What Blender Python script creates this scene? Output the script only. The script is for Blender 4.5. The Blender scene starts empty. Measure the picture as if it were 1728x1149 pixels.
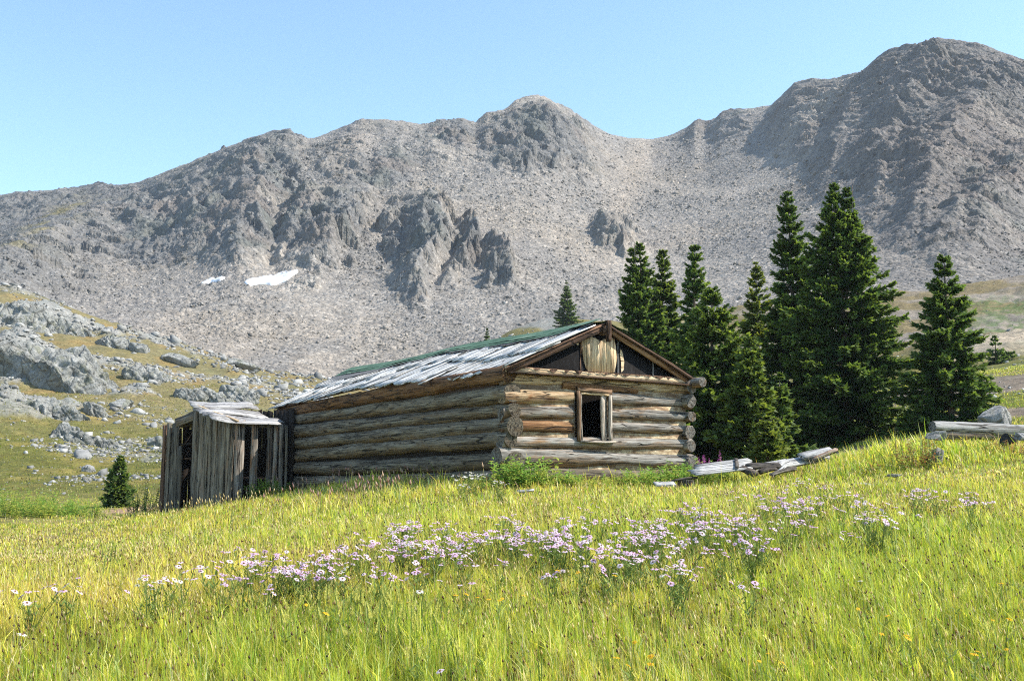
import bpy, math, random
import numpy as np
from mathutils import Vector, Matrix

SC = bpy.context.scene
COL = SC.collection
RNG = np.random.default_rng(7)
random.seed(7)

# ---------------------------------------------------------------- camera frame
F, CX, CY = 1882.0, 864.0, 574.5          # photograph's pixels
PITCH = math.radians(7.27)
EYE = 1.6
CP, SP = math.cos(PITCH), math.sin(PITCH)


def at(px, py, Y):
    """the point at forward distance Y seen at photograph pixel px, py"""
    xc, yc = (px - CX) / F, (CY - py) / F
    dy = CP - yc * SP
    k = Y / dy
    return (xc * k, Y, EYE + (SP + yc * CP) * k)


def pix(x, y, z):
    dz = z - EYE
    depth = y * CP + dz * SP
    up = -y * SP + dz * CP
    return CX + F * x / depth, CY - F * up / depth


# ---------------------------------------------------------------- noise
def _hash(ix, iy, seed):
    h = (ix.astype(np.int64) * 374761393 + iy.astype(np.int64) * 668265263 + seed * 1442695041) & 0xffffffff
    h = ((h ^ (h >> 13)) * 1274126177) & 0xffffffff
    return (h ^ (h >> 16)) & 0xffffffff


_ANG = np.linspace(0, 2 * np.pi, 257)[:256]
_GX, _GY = np.cos(_ANG), np.sin(_ANG)


def perlin(x, y, seed=0):
    x = np.asarray(x, float); y = np.asarray(y, float)
    x0 = np.floor(x); y0 = np.floor(y)
    fx, fy = x - x0, y - y0
    ix, iy = x0.astype(np.int64), y0.astype(np.int64)

    def g(dx, dy):
        h = _hash(ix + dx, iy + dy, seed) & 255
        return _GX[h] * (fx - dx) + _GY[h] * (fy - dy)
    u = fx * fx * fx * (fx * (fx * 6 - 15) + 10)
    v = fy * fy * fy * (fy * (fy * 6 - 15) + 10)
    a = g(0, 0); b = g(1, 0); c = g(0, 1); d = g(1, 1)
    return ((a + (b - a) * u) + ((c + (d - c) * u) - (a + (b - a) * u)) * v) * 1.5


def fbm(x, y, octs=4, seed=0, gain=.5, lac=2.03):
    s, a, t = 0, 1., 0
    for i in range(octs):
        s = s + a * perlin(x, y, seed + i * 17); t += a
        x = x * lac + 3.1; y = y * lac + 1.7; a *= gain
    return s / t


def ridged(x, y, octs=4, seed=0, gain=.5, lac=2.1):
    s, a, t = 0, 1., 0
    for i in range(octs):
        n = 1 - np.abs(perlin(x, y, seed + i * 13)) * 1.6
        s = s + a * n; t += a
        x = x * lac + 5.3; y = y * lac + 2.9; a *= gain
    return s / t


def worley(x, y, seed=0):
    """cell noise: distance to the nearest and second nearest feature point and the cell's random value"""
    x0 = np.floor(x).astype(np.int64); y0 = np.floor(y).astype(np.int64)
    d1 = np.full(x.shape, 9.); d2 = np.full(x.shape, 9.); idv = np.zeros(x.shape)
    for dx in (-1, 0, 1):
        for dy in (-1, 0, 1):
            h = _hash(x0 + dx, y0 + dy, seed)
            px = x0 + dx + (h & 1023) / 1023.; py = y0 + dy + ((h >> 10) & 1023) / 1023.
            d = np.hypot(px - x, py - y)
            near = d < d1
            d2 = np.where(near, d1, np.minimum(d2, d))
            idv = np.where(near, ((h >> 20) & 1023) / 1023., idv)
            d1 = np.where(near, d, d1)
    return d1, d2, idv


def sstep(a, b, x):
    t = np.clip((x - a) / (b - a), 0, 1)
    return t * t * (3 - 2 * t)


# ---------------------------------------------------------------- mesh helpers
def mesh_np(name, V, quads=None, tris=None, mat=None, parent=None, col=None, smooth=False, mat_idx=None, link=True):
    V = np.ascontiguousarray(V, dtype=np.float32)
    nq = 0 if quads is None else len(quads)
    nt = 0 if tris is None else len(tris)
    me = bpy.data.meshes.new(name)
    me.vertices.add(len(V)); me.vertices.foreach_set('co', V.ravel())
    loops, starts = [], []
    if nq:
        loops.append(np.asarray(quads, np.int32).ravel()); starts.append(np.arange(nq) * 4)
    if nt:
        loops.append(np.asarray(tris, np.int32).ravel()); starts.append(nq * 4 + np.arange(nt) * 3)
    L = np.concatenate(loops); S = np.concatenate(starts).astype(np.int32)
    me.loops.add(len(L)); me.loops.foreach_set('vertex_index', L)
    me.polygons.add(nq + nt); me.polygons.foreach_set('loop_start', S)
    if smooth:
        me.polygons.foreach_set('use_smooth', np.ones(nq + nt, bool))
    if mat_idx is not None:
        me.polygons.foreach_set('material_index', np.asarray(mat_idx, np.int32))
    me.update(calc_edges=True)
    if col is not None:
        c = np.ones((len(V), 4), np.float32); c[:, :3] = col
        at_ = me.attributes.new('col', 'FLOAT_COLOR', 'POINT')
        at_.data.foreach_set('color', c.ravel())
    for m in (mat if isinstance(mat, (list, tuple)) else [mat]):
        if m is not None:
            me.materials.append(m)
    o = bpy.data.objects.new(name, me)
    if link:
        COL.objects.link(o)
    if parent is not None:
        o.parent = parent
    return o


class MB:
    """collects shapes, each vertex with a random value per shape (attribute col), and links them as one mesh"""
    def __init__(s):
        s.v, s.q, s.t, s.c, s.mi, s.mt = [], [], [], [], [], []
        s.n = 0

    def add(s, V, quads=(), tris=(), c=(1, 1, 1), mi=0):
        V = np.asarray(V, float)
        s.v.append(V); c = np.asarray(c, float)
        s.c.append(np.broadcast_to(c, (len(V), 3)))
        if len(quads):
            s.q.append(np.asarray(quads, int) + s.n); s.mi += [mi] * len(quads)
        if len(tris):
            s.t.append(np.asarray(tris, int) + s.n); s.mt += [mi] * len(tris)
        s.n += len(V)

    def build(s, name, mat, parent=None, smooth=False):
        return mesh_np(name, np.concatenate(s.v), np.concatenate(s.q) if s.q else None,
                       np.concatenate(s.t) if s.t else None, mat, parent, np.concatenate(s.c), smooth,
                       s.mi + s.mt if any(s.mi + s.mt) else None)


def board(mb, p0, p1, width, thick, side, rnd=.012, nseg=6, warp=.01, c=None, ragged=.0):
    """a weathered board from p0 to p1; side = direction of its width; slightly warped, uneven edges"""
    p0 = np.array(p0, float); p1 = np.array(p1, float)
    d = p1 - p0; L = np.linalg.norm(d); d /= L
    w = np.array(side, float); w -= d * (w @ d); w /= np.linalg.norm(w)
    n = np.cross(d, w)
    rows = []
    ph, ph2 = RNG.uniform(0, 6, 2)
    tw = RNG.normal(0, warp * .8)
    for i in range(nseg + 1):
        t = i / nseg
        c0 = p0 + d * L * t + n * (warp * math.sin(ph + t * 4)) + w * (.3 * warp * math.sin(ph2 + 3 * t))
        wl = width / 2 + RNG.normal(0, rnd * .35); wr = width / 2 + RNG.normal(0, rnd * .35)
        e = RNG.normal(0, ragged) if i in (0, nseg) else 0
        e2 = RNG.normal(0, ragged) if i in (0, nseg) else 0
        nn = n + w * tw * (t - .5) * 4
        tk = thick / 2
        rows.append([c0 - w * wl - nn * tk + d * e, c0 + w * wr - nn * tk + d * e2,
                     c0 + w * wr + nn * tk + d * e2, c0 - w * wl + nn * tk + d * e])
    V = np.array(rows).reshape(-1, 3)
    q = []
    for i in range(nseg):
        for k in range(4):
            a = i * 4 + k; b = i * 4 + (k + 1) % 4
            q.append((a, b, b + 4, a + 4))
    q.append((3, 2, 1, 0)); m = nseg * 4
    q.append((m, m + 1, m + 2, m + 3))
    if c is None:
        c = RNG.uniform(0, 1, 3)
    mb.add(V, q, c=c)


def tube(mb, pts, rads, seg=10, c=(1, 1, 1), wob=0., cap=True):
    pts = np.array(pts, float); n = len(pts)
    rads = np.broadcast_to(np.asarray(rads, float), (n,))
    d = np.gradient(pts, axis=0); d /= np.linalg.norm(d, axis=1)[:, None]
    up = np.array([0, 0, 1.]) if abs(d[0, 2]) < .9 else np.array([1., 0, 0])
    V = []
    for i in range(n):
        a = np.cross(d[i], up); a /= np.linalg.norm(a); b = np.cross(a, d[i])
        th = np.arange(seg) * 2 * np.pi / seg
        r = rads[i] * (1 + (RNG.normal(0, wob, seg) if wob else 0))
        V.append(pts[i] + (np.cos(th) * r)[:, None] * a + (np.sin(th) * r)[:, None] * b)
    V = np.concatenate(V); q = []
    for i in range(n - 1):
        for k in range(seg):
            k2 = (k + 1) % seg
            q.append((i * seg + k, i * seg + k2, (i + 1) * seg + k2, (i + 1) * seg + k))
    t = []
    if cap:
        V = np.vstack([V, pts[0], pts[-1]])
        c0, c1 = n * seg, n * seg + 1
        for k in range(seg):
            k2 = (k + 1) % seg
            t.append((c0, k2, k)); t.append((c1, (n - 1) * seg + k, (n - 1) * seg + k2))
    mb.add(V, q, t, c)


def empty(name, loc=(0, 0, 0), rz=0., parent=None):
    o = bpy.data.objects.new(name, None); COL.objects.link(o)
    o.location = loc; o.rotation_euler = (0, 0, rz); o.empty_display_size = .2
    if parent:
        o.parent = parent
    return o


def tag(o, label=None, cat=None, group=None, kind=None):
    if label: o['label'] = label
    if cat: o['category'] = cat
    if group: o['group'] = group
    if kind: o['kind'] = kind
    return o


# ---------------------------------------------------------------- material helpers
class NT:
    def __init__(s, name):
        s.m = bpy.data.materials.new(name); s.m.use_nodes = True
        s.t = s.m.node_tree; s.t.nodes.clear()
        s.out = s.t.nodes.new('ShaderNodeOutputMaterial')

    def n(s, typ, inputs=None, **kw):
        nd = s.t.nodes.new('ShaderNode' + typ)
        for k, v in kw.items():
            setattr(nd, k, v)
        for k, v in (inputs or {}).items():
            sock = nd.inputs[k]
            if isinstance(v, bpy.types.NodeSocket):
                s.t.links.new(v, sock)
            else:
                sock.default_value = v
        return nd

    def ramp(s, fac, stops):
        nd = s.n('ValToRGB', {'Fac': fac}); e = nd.color_ramp.elements
        while len(e) < len(stops): e.new(.5)
        for el, (p, c) in zip(e, stops):
            el.position = p
            el.color = (*c, 1) if hasattr(c, '__len__') else (c, c, c, 1)
        return nd.outputs['Color']

    def mix(s, a, b, f, mode='MIX'):
        nd = s.n('Mix', data_type='RGBA', blend_type=mode, clamp_result=False)
        for i, v in ((0, f), (6, a), (7, b)):
            if isinstance(v, bpy.types.NodeSocket): s.t.links.new(v, nd.inputs[i])
            else: nd.inputs[i].default_value = (*v, 1) if hasattr(v, '__len__') and len(v) == 3 else v
        return nd.outputs[2]

    def math(s, op, a, b=0., c=None, clamp=False):
        nd = s.n('Math', operation=op, use_clamp=clamp)
        for i, v in enumerate((a, b) if c is None else (a, b, c)):
            if isinstance(v, bpy.types.NodeSocket): s.t.links.new(v, nd.inputs[i])
            else: nd.inputs[i].default_value = v
        return nd.outputs[0]

    def noise(s, vec, scale, detail=4, rough=.55, dim='3D', dist=0.):
        return s.n('TexNoise', {'Vector': vec, 'Scale': scale, 'Detail': detail, 'Roughness': rough, 'Distortion': dist}).outputs['Fac']

    def surf(s, sh):
        s.t.links.new(sh, s.out.inputs['Surface']); return s.m

    def principled(s, color, rough=.85, normal=None, spec=.3):
        ins = {'Base Color': color if isinstance(color, bpy.types.NodeSocket) else (*color, 1), 'Roughness': rough, 'Specular IOR Level': spec}
        if normal is not None: ins['Normal'] = normal
        return s.n('BsdfPrincipled', ins).outputs['BSDF']

    def bump(s, h, strength, dist, normal=None):
        ins = {'Height': h, 'Strength': strength, 'Distance': dist}
        if normal is not None: ins['Normal'] = normal
        return s.n('Bump', ins).outputs['Normal']

    def objco(s): return s.n('TexCoord').outputs['Object']
    def pos(s): return s.n('NewGeometry').outputs['Position']
    def attr(s): return s.n('Attribute', attribute_name='col').outputs['Color']
    def scale(s, vec, sc):
        return s.n('Mapping', {'Vector': vec, 'Scale': sc}).outputs['Vector']


# ---------------------------------------------------------------- camera, sun, sky
cam = bpy.data.cameras.new('camera'); cam_o = bpy.data.objects.new('camera', cam); COL.objects.link(cam_o)
cam.sensor_width = 36; cam.lens = 36 * F / 1728; cam.clip_end = 6000; cam.clip_start = .05
cam_o.location = (0, 0, EYE); cam_o.rotation_euler = (math.pi / 2 + PITCH, 0, 0)
SC.camera = cam_o

SUN_EL, SUN_AZ = math.radians(47), math.radians(94)      # azimuth clockwise from +Y
sun_dir = Vector((math.sin(SUN_AZ) * math.cos(SUN_EL), math.cos(SUN_AZ) * math.cos(SUN_EL), math.sin(SUN_EL)))
sl = bpy.data.lights.new('sun', 'SUN'); so = bpy.data.objects.new('sun', sl); COL.objects.link(so)
sl.energy = 4.2; sl.angle = math.radians(.53); sl.color = (1, .95, .86)
so.rotation_euler = sun_dir.to_track_quat('Z', 'Y').to_euler()
so.location = (30, 10, 40)

w = bpy.data.worlds.new('World'); SC.world = w; w.use_nodes = True
wt = w.node_tree; wt.nodes.clear()
sky = wt.nodes.new('ShaderNodeTexSky'); sky.sky_type = 'NISHITA'; sky.sun_disc = False
sky.sun_elevation = SUN_EL; sky.sun_rotation = SUN_AZ
sky.altitude = 1500; sky.air_density = 1.0; sky.dust_density = .8; sky.ozone_density = 1.0
bg = wt.nodes.new('ShaderNodeBackground'); bg.inputs['Strength'].default_value = .15
wo = wt.nodes.new('ShaderNodeOutputWorld')
tint = wt.nodes.new('ShaderNodeMix'); tint.data_type = 'RGBA'; tint.blend_type = 'MULTIPLY'; tint.inputs[0].default_value = 1
tint.inputs[7].default_value = (.95, 1.045, 1.02, 1)
wt.links.new(sky.outputs[0], tint.inputs[6]); wt.links.new(tint.outputs[2], bg.inputs['Color']); wt.links.new(bg.outputs[0], wo.inputs['Surface'])

SC.view_settings.view_transform = 'Standard'; SC.view_settings.look = 'None'
SC.view_settings.exposure = 1.1; SC.view_settings.gamma = 1
SC.cycles.use_denoising = False
SC.cycles.filter_width = 1.1
SC.cycles.denoiser = 'OPENIMAGEDENOISE'; SC.cycles.denoising_input_passes = 'RGB_ALBEDO_NORMAL'; SC.cycles.denoising_prefilter = 'ACCURATE'
SC.cycles.max_bounces = 5; SC.cycles.diffuse_bounces = 3; SC.cycles.transmission_bounces = 3
SC.cycles.transparent_max_bounces = 4

# thin mountain air: far rock fades toward pale blue
def build_haze():
    m = NT('mountain air')
    v = m.n('VolumePrincipled', {'Color': (.86, .93, 1, 1), 'Density': .00016, 'Anisotropy': .25})
    m.t.links.new(v.outputs[0], m.out.inputs['Volume'])
    x, y0, y1, z0, z1 = 1400., -60., 820., -150., 236.
    V = [(-x, y0, z0), (x, y0, z0), (x, y1, z0), (-x, y1, z0), (-x, y0, z1), (x, y0, z1), (x, y1, z1), (-x, y1, z1)]
    o = mesh_np('haze', V, [(0, 3, 2, 1), (4, 5, 6, 7), (0, 1, 5, 4), (1, 2, 6, 5), (2, 3, 7, 6), (3, 0, 4, 7)], None, m.m)
    tag(o, 'thin pale haze filling the air between meadow and mountain', 'haze', kind='stuff')


build_haze()
# ================================================================ GROUND (meadow, hollow, rocky hillside): one sheet
GCP = [  # photograph pixel x, y and forward distance of points of the bare ground
    (0, 1160, 6.2), (864, 1155, 6.2), (1728, 1150, 6.2), (-500, 1170, 6.2), (2200, 1150, 6.2),
    (0, 990, 10), (432, 985, 10), (864, 968, 10), (1296, 948, 10), (1728, 935, 10), (-500, 1000, 10), (2200, 925, 10),
    (0, 948, 15), (300, 928, 15), (600, 898, 15), (864, 872, 15), (1200, 855, 15), (1450, 842, 15), (1728, 836, 15),
    (-500, 960, 15), (2200, 825, 15),
    (300, 905, 20), (480, 868, 21), (600, 845, 22), (864, 828, 20.6), (1165, 822, 23.4), (1000, 826, 22),
    (1250, 822, 20), (1400, 818, 19), (1560, 806, 17.6), (1728, 804, 17),
    (1430, 797, 20.5), (1520, 768, 21), (1600, 757, 21.5), (1728, 752, 22), (1950, 735, 22),
    (100, 893, 24), (0, 874, 30), (-300, 880, 28), (200, 852, 40), (60, 850, 42), (-300, 850, 42),
    (268, 866, 33.5), (405, 845, 30), (478, 830, 30.6), (650, 816, 26), (330, 856, 31), (250, 866, 31),
    (1250, 795, 30), (1350, 782, 32), (1460, 745, 34), (1590, 705, 36), (1728, 660, 40), (1900, 620, 42), (1640, 752, 26), (1760, 742, 26),
    (1150, 805, 38), (1290, 745, 44), (1430, 712, 44), (1540, 660, 47), (1000, 806, 42), (864, 806, 45), (700, 805, 45), (560, 812, 42),
    (0, 812, 56), (130, 800, 58), (260, 800, 58), (400, 800, 58), (560, 790, 62),
    (0, 750, 75), (150, 752, 80), (300, 742, 84), (450, 740, 90), (620, 740, 90), (-400, 740, 75),
    (0, 660, 105), (150, 640, 118), (300, 665, 112), (430, 680, 118), (560, 690, 120), (-400, 640, 105),
    (0, 560, 138), (150, 560, 150), (250, 580, 150), (-400, 500, 138),
    (0, 478, 172), (100, 500, 172), (150, 530, 172), (230, 560, 172), (300, 580, 172), (440, 618, 172), (560, 640, 172), (-400, 420, 172), (-900, 380, 172),
    (660, 660, 160), (700, 650, 172), (770, 640, 172), (815, 596, 172), (850, 562, 172), (940, 532, 172), (1060, 540, 172), (860, 640, 130), (1060, 640, 120),
    (1200, 530, 172), (1300, 505, 172), (1450, 488, 172), (1560, 488, 172), (1640, 478, 172), (1728, 468, 172), (1950, 430, 172), (2400, 380, 172),
    (1240, 620, 110), (1500, 590, 110), (1600, 575, 110), (1728, 562, 120), (1950, 540, 110), (1640, 525, 145),
    (1690, 572, 82), (1728, 572, 80), (1600, 625, 70), (1728, 600, 66), (1240, 700, 62), (1950, 560, 66),
]
_gp = np.array([at(*p) for p in GCP])
_extra = np.array([(-1.2, 2.2, -.02), (0, 2.2, 0.02), (1.2, 2.2, .06), (-3, 2.2, -.1), (3, 2.2, .12), (-6, 4, -.05), (6, 4, .3)])
_gp = np.vstack([_gp, _extra])


def _gq(x, y):
    y = np.maximum(y, 2.0)
    return np.stack([np.clip(x / y, -1.2, 1.2) * 4.2, np.log(y) * 2.2], -1)


def _tps_fit(P, z, lam):
    n = len(P)
    d2 = ((P[:, None] - P[None]) ** 2).sum(-1)
    K = np.where(d2 > 0, .5 * d2 * np.log(np.maximum(d2, 1e-12)), 0) + lam * np.eye(n)
    Q = np.hstack([np.ones((n, 1)), P])
    A = np.block([[K, Q], [Q.T, np.zeros((3, 3))]])
    s = np.linalg.solve(A, np.concatenate([z, np.zeros(3)]))
    return s


_GP = _gq(_gp[:, 0], _gp[:, 1])
# interpolate the slope angle seen from the eye: well scaled both near and far
_gs = _tps_fit(_GP, (_gp[:, 2] - EYE) / np.maximum(_gp[:, 1], 2), .004)


def gz0(x, y):
    x = np.asarray(x, float); y = np.asarray(y, float)
    q = _gq(x, y); sh = q.shape[:-1]; q = q.reshape(-1, 2)
    out = np.zeros(len(q))
    n = len(_GP)
    for i in range(0, len(q), 60000):
        c = q[i:i + 60000]
        d2 = ((c[:, None] - _GP[None]) ** 2).sum(-1)
        out[i:i + 60000] = (.5 * d2 * np.log(np.maximum(d2, 1e-12))) @ _gs[:n] + _gs[n] + c @ _gs[n + 1:]
    return EYE + out.reshape(sh) * np.maximum(y, 2.0)


def far_rock(x, y):
    """how rocky the hillside is (0 turf .. 1 bare rock rib)"""
    n = fbm(x * .045 + 9, y * .07, 4, 31)
    return sstep(-.06, .2, n + .10 * perlin(x * .3, y * .3, 33))


def gz(x, y):
    x = np.asarray(x, float); y = np.asarray(y, float)
    z = gz0(x, y)
    near = 1 - sstep(30, 60, y)
    z = z + near * (.05 * fbm(x * .5, y * .5, 3, 3) + .02 * perlin(x * 2.3, y * 2.3, 5))
    far = sstep(45, 80, y)
    z = z + far * sstep(12, 30, x) * (.9 * ridged(x * .10 + y * .06, y * .05 - x * .03, 4, 18) + .3 * ridged(x * .4, y * .3, 3, 19) - .6)
    z = z + far * (1.1 * fbm(x * .06, y * .06, 4, 8) + .35 * fbm(x * .3, y * .3, 3, 12))
    hs = sstep(75, 100, y) * (1 - sstep(-2, 12, x - .12 * y))
    rk = far_rock(x, y) * (1 - .75 * sstep(-75, -40, x / np.maximum(y, 1) * 172))
    w1, w2, wi = worley(x * .16 + y * .05, y * .14 - x * .04, 25); q1, q2, qi = worley(x * .5 + y * .1, y * .45, 26)
    z = z + hs * rk * (.7 + 1.3 * (ridged(x * .11 + y * .05, y * .16, 4, 21) - .45) + 1.5 * (wi - .4) * np.clip((w2 - w1) * 4, 0, 1) + .5 * (qi - .4) * np.clip((q2 - q1) * 4, 0, 1))
    return z


def ray_ground(px, py, h=0., y0=4.5, y1=170):
    """forward distance at which the sight line through px,py comes within h of the ground"""
    Y = np.exp(np.linspace(math.log(y0), math.log(y1), 260))
    k = np.array([at(px, py, y) for y in Y])
    below = k[:, 2] <= gz(k[:, 0], k[:, 1]) + h
    i = int(np.argmax(below)) if below.any() else len(Y) - 1
    return tuple(k[i])


# colours of the ground itself (turf, path, bare soil, scree)
def ground_colour(x, y):
    n1 = fbm(x * .25, y * .25, 4, 41); n2 = fbm(x * .06, y * .09, 4, 43); n3 = fbm(x * .9, y * .9, 3, 47)
    C = np.zeros(x.shape + (3,))
    C[:] = (.15, .145, .045)                                         # turf under the long grass
    px = CX + F * x / np.maximum(y, 2)
    def put(col, m):
        m = np.clip(m, 0, 1)[..., None]; C[:] = C * (1 - m) + np.array(col) * m
    put((.24, .21, .07), sstep(20, 27, y) * .75 * sstep(-.3, .3, n1 + .1))
    # worn path on the left and its reddish bare patch
    put((.26, .20, .085), np.exp(-((px - 90) / 130) ** 2) * np.exp(-((y - 21) / 6) ** 2) * .9)
    put((.30, .20, .14), np.exp(-((px - 235) / 55) ** 2) * np.exp(-((y - 36.5) / 2.2) ** 2) * 1.4)
    # trail on the right
    put((.28, .24, .13), np.exp(-((px - 1600) / 130) ** 2) * np.exp(-((y - 17.3) / 1.0) ** 2) * .8)
    # green hollow and slopes, 45 - 100 m
    m = sstep(40, 52, y)
    put((.115, .115, .030), m)
    put((.20, .165, .05), m * sstep(-.05, .3, n1) * .8)
    # ochre autumn turf on the hillside
    h = sstep(78, 108, y + 8 * n2)
    put((.185, .155, .078), h * (1 - .35 * sstep(0, .3, n3)))
    put((.16, .15, .08), h * sstep(.0, .3, n2) * .7)
    put((.25, .165, .062), h * sstep(.12, .35, fbm(x * .12 + 4, y * .12, 3, 48)) * .6)
    # rock ribs and scree
    hs = sstep(78, 98, y) * (1 - sstep(-6, 10, x - .08 * y))
    rk = far_rock(x, y) * (1 - .8 * sstep(-75, -40, x / np.maximum(y, 1) * 172))
    put((.235, .235, .225), hs * sstep(.25, .55, rk + .25 * n3))
    sc = sstep(.08, .3, fbm(x * .05, y * .05, 4, 55)) * sstep(46, 60, y) * (1 - sstep(-2, 14, x))
    put((.24, .23, .21), sc * sstep(-.05, .15, n3) * .8)
    # right side: dirt bank, sandy mound, brown and green far slope
    r = sstep(1180, 1300, px)
    put((.115, .125, .030), r * sstep(28, 32, y) * (1 - sstep(50, 70, y)))
    dirt = sstep(.0, .25, fbm(x * .16 + y * .1, y * .10 - x * .05, 3, 61) + .12)
    put((.19, .155, .125), r * sstep(29, 33, y) * (1 - sstep(46, 56, y)) * dirt * .95)
    put((.36, .30, .23), sstep(1560, 1640, px) * np.exp(-((y - 80) / 11.) ** 2) * 1.3)
    fr = r * sstep(92, 104, y)
    put((.17, .135, .07), fr)
    put((.12, .095, .06), fr * sstep(.05, .25, n3 + .4 * n1) * .6)
    put((.23, .20, .18), fr * sstep(-.05, .2, fbm(x * .06, y * .1, 3, 66)) * .8)
    put((.085, .13, .04), .75 * sstep(-.25, .15, n3 + .8 * n1) * fr * sstep(1600, 1690, px + 60 * n2) * sstep(118, 128, y + 8 * n1) * (1 - sstep(150, 160, y + 6 * n1)))
    # right of centre behind the cabin: olive knoll
    k = sstep(620, 760, px) * (1 - sstep(1080, 1200, px)) * sstep(120, 140, y)
    put((.175, .150, .062), k)
    put((.22, .215, .20), k * sstep(.0, .22, fbm(x * .1, y * .1, 4, 71)))
    return C


nc, nr = 900, 900
ga = np.linspace(-1.02, 1.02, nc)
ga = np.where(np.abs(ga) < .62, ga, ga)
gr = np.exp(np.linspace(math.log(1.2), math.log(176), nr))
GA, GR = np.meshgrid(ga, gr)
GXw, GYw = GA * GR, GR
GYw2 = np.where(GR < 2.5, GR - (2.5 - GR) * 4, GR)            # carry the sheet behind the camera
GXw = GA * np.maximum(GR, 2.5) * np.where(GR < 2.5, 1 + (2.5 - GR), 1)
GZw = gz(GXw, np.maximum(GYw2, .5))
drop = sstep(170, 176, GR) * 6
GZw = GZw - drop
gcol = ground_colour(GXw, np.maximum(GYw2, 1.))


def gridq(nr, nc):
    i = np.arange((nr - 1) * nc).reshape(nr - 1, nc)[:, :-1].ravel()
    return np.stack([i, i + 1, i + nc + 1, i + nc], 1)


def mat_ground():
    m = NT('turf and soil'); P = m.pos(); a = m.attr()
    n1 = m.noise(P, 3.5, 6, .65); n2 = m.noise(P, .7, 5, .6); n3 = m.noise(P, 22, 3, .6)
    c = m.mix(a, m.ramp(n1, [(.25, .55), (.5, .95), (.75, 1.5)]), 1, 'MULTIPLY')
    c = m.mix(c, m.ramp(n2, [(.3, (.8, .85, .8)), (.7, (1.2, 1.12, 1.05))]), .8, 'MULTIPLY')
    v = m.n('TexVoronoi', {'Vector': P, 'Scale': 1.6, 'Randomness': 1.}).outputs
    c = m.mix(c, m.ramp(v['Color'], [(.2, .75), (.8, 1.25)]), .5, 'MULTIPLY')
    h = m.math('ADD', m.math('MULTIPLY', n1, .5), m.math('MULTIPLY', n3, .15))
    return m.surf(m.principled(c, .95, m.bump(h, .9, .35), .1))


MAT_GROUND = mat_ground()
ground = mesh_np('ground', np.stack([GXw, GYw2, GZw], -1).reshape(-1, 3), gridq(nr, nc), None, MAT_GROUND, None, gcol.reshape(-1, 3), True)
tag(ground, 'grassy meadow rising to the cabin and the rocky ochre hillside behind it', 'ground', kind='structure')

# ================================================================ MOUNTAIN: one sheet in sight-line columns
SKY = np.array([(-900, 420), (-500, 345), (0, 331), (60, 330), (110, 326), (140, 322), (165, 315), (185, 319), (235, 309), (290, 285), (340, 269), (400, 248), (450, 230),
                (480, 220), (505, 231), (520, 238), (560, 223), (610, 203), (650, 203), (690, 209), (715, 214), (745, 207), (780, 201), (803, 208),
                (822, 192), (850, 186), (872, 172), (900, 164), (920, 166), (940, 178), (970, 197), (1000, 214), (1030, 227), (1060, 233), (1100, 236), (1130, 229),
                (1155, 219), (1172, 208), (1190, 210), (1215, 196), (1250, 187), (1300, 178), (1318, 166), (1340, 147), (1380, 136), (1420, 131), (1450, 128),
                (1462, 116), (1480, 100), (1500, 87), (1540, 82), (1560, 76), (1582, 66), (1620, 69), (1660, 78), (1690, 89), (1728, 106), (1900, 200), (2300, 330), (2700, 400)], float)
RDG = np.array([(-900, 640), (0, 600), (170, 560), (300, 500), (480, 465), (760, 480), (905, 490), (1090, 560), (1300, 500), (1450, 430), (1600, 390), (1728, 370), (2300, 320), (2700, 300)], float)
BAS = np.array([(-900, 560), (0, 560), (300, 620), (440, 660), (560, 690), (700, 700), (900, 660), (1100, 640), (1250, 570), (1560, 520), (1728, 500), (2700, 470)], float)

mc, mr = 1350, 640
mpx = np.linspace(-620, 2360, mc)
tt = np.linspace(0, 1, mr)
yb = 168.
yr = np.interp(mpx, RDG[:, 0], RDG[:, 1])
k = np.ones(9) / 9
yr = np.convolve(np.pad(yr, 60, 'edge'), np.ones(121) / 121, 'valid')
skyv = np.interp(mpx, SKY[:, 0], SKY[:, 1])
basv = np.interp(mpx, BAS[:, 0], BAS[:, 1])
zr = np.array([at(a, b, c)[2] for a, b, c in zip(mpx, skyv, yr)])
zb = np.array([at(a, b, yb)[2] for a, b in zip(mpx, basv)])
T = tt[:, None]
MY = yb + (yr[None] - yb) * T
wgt = np.interp(mpx, [-600, 300, 900, 1300, 1728], [.35, .30, .30, .38, .42])[None]
kk = np.exp(-.5 * (np.arange(-110, 111) / 42.) ** 2); kk /= kk.sum()
zrs = np.convolve(np.pad(zr, 110, 'edge'), kk, 'valid'); zbs = np.convolve(np.pad(zb, 110, 'edge'), kk, 'valid')
MZ = zbs[None] + (zrs - zbs)[None] * ((1 - wgt) * T + wgt * T ** 2) + (zr - zrs)[None] * sstep(.62, 1., T) ** 1.6
# back of the ridge
back = np.linspace(.02, 1, 40)[:, None]
MYb = yr[None] + back * 160
MZb = zr[None] - 130 * back ** 1.1
MY = np.vstack([MY, MYb]); MZ = np.vstack([MZ, MZb])
TT = np.vstack([np.repeat(T, mc, 1), np.ones((40, mc))])
front = np.vstack([np.ones((mr, mc)), np.repeat(1 - back, mc, 1) * .6])
PX = np.repeat(mpx[None], mr + 40, 0)
depth = MY * CP + (MZ - EYE) * SP
MX = (PX - CX) / F * depth
PU, PV = pix(MX, MY, MZ)                                   # where each point of the smooth slope is seen

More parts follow.
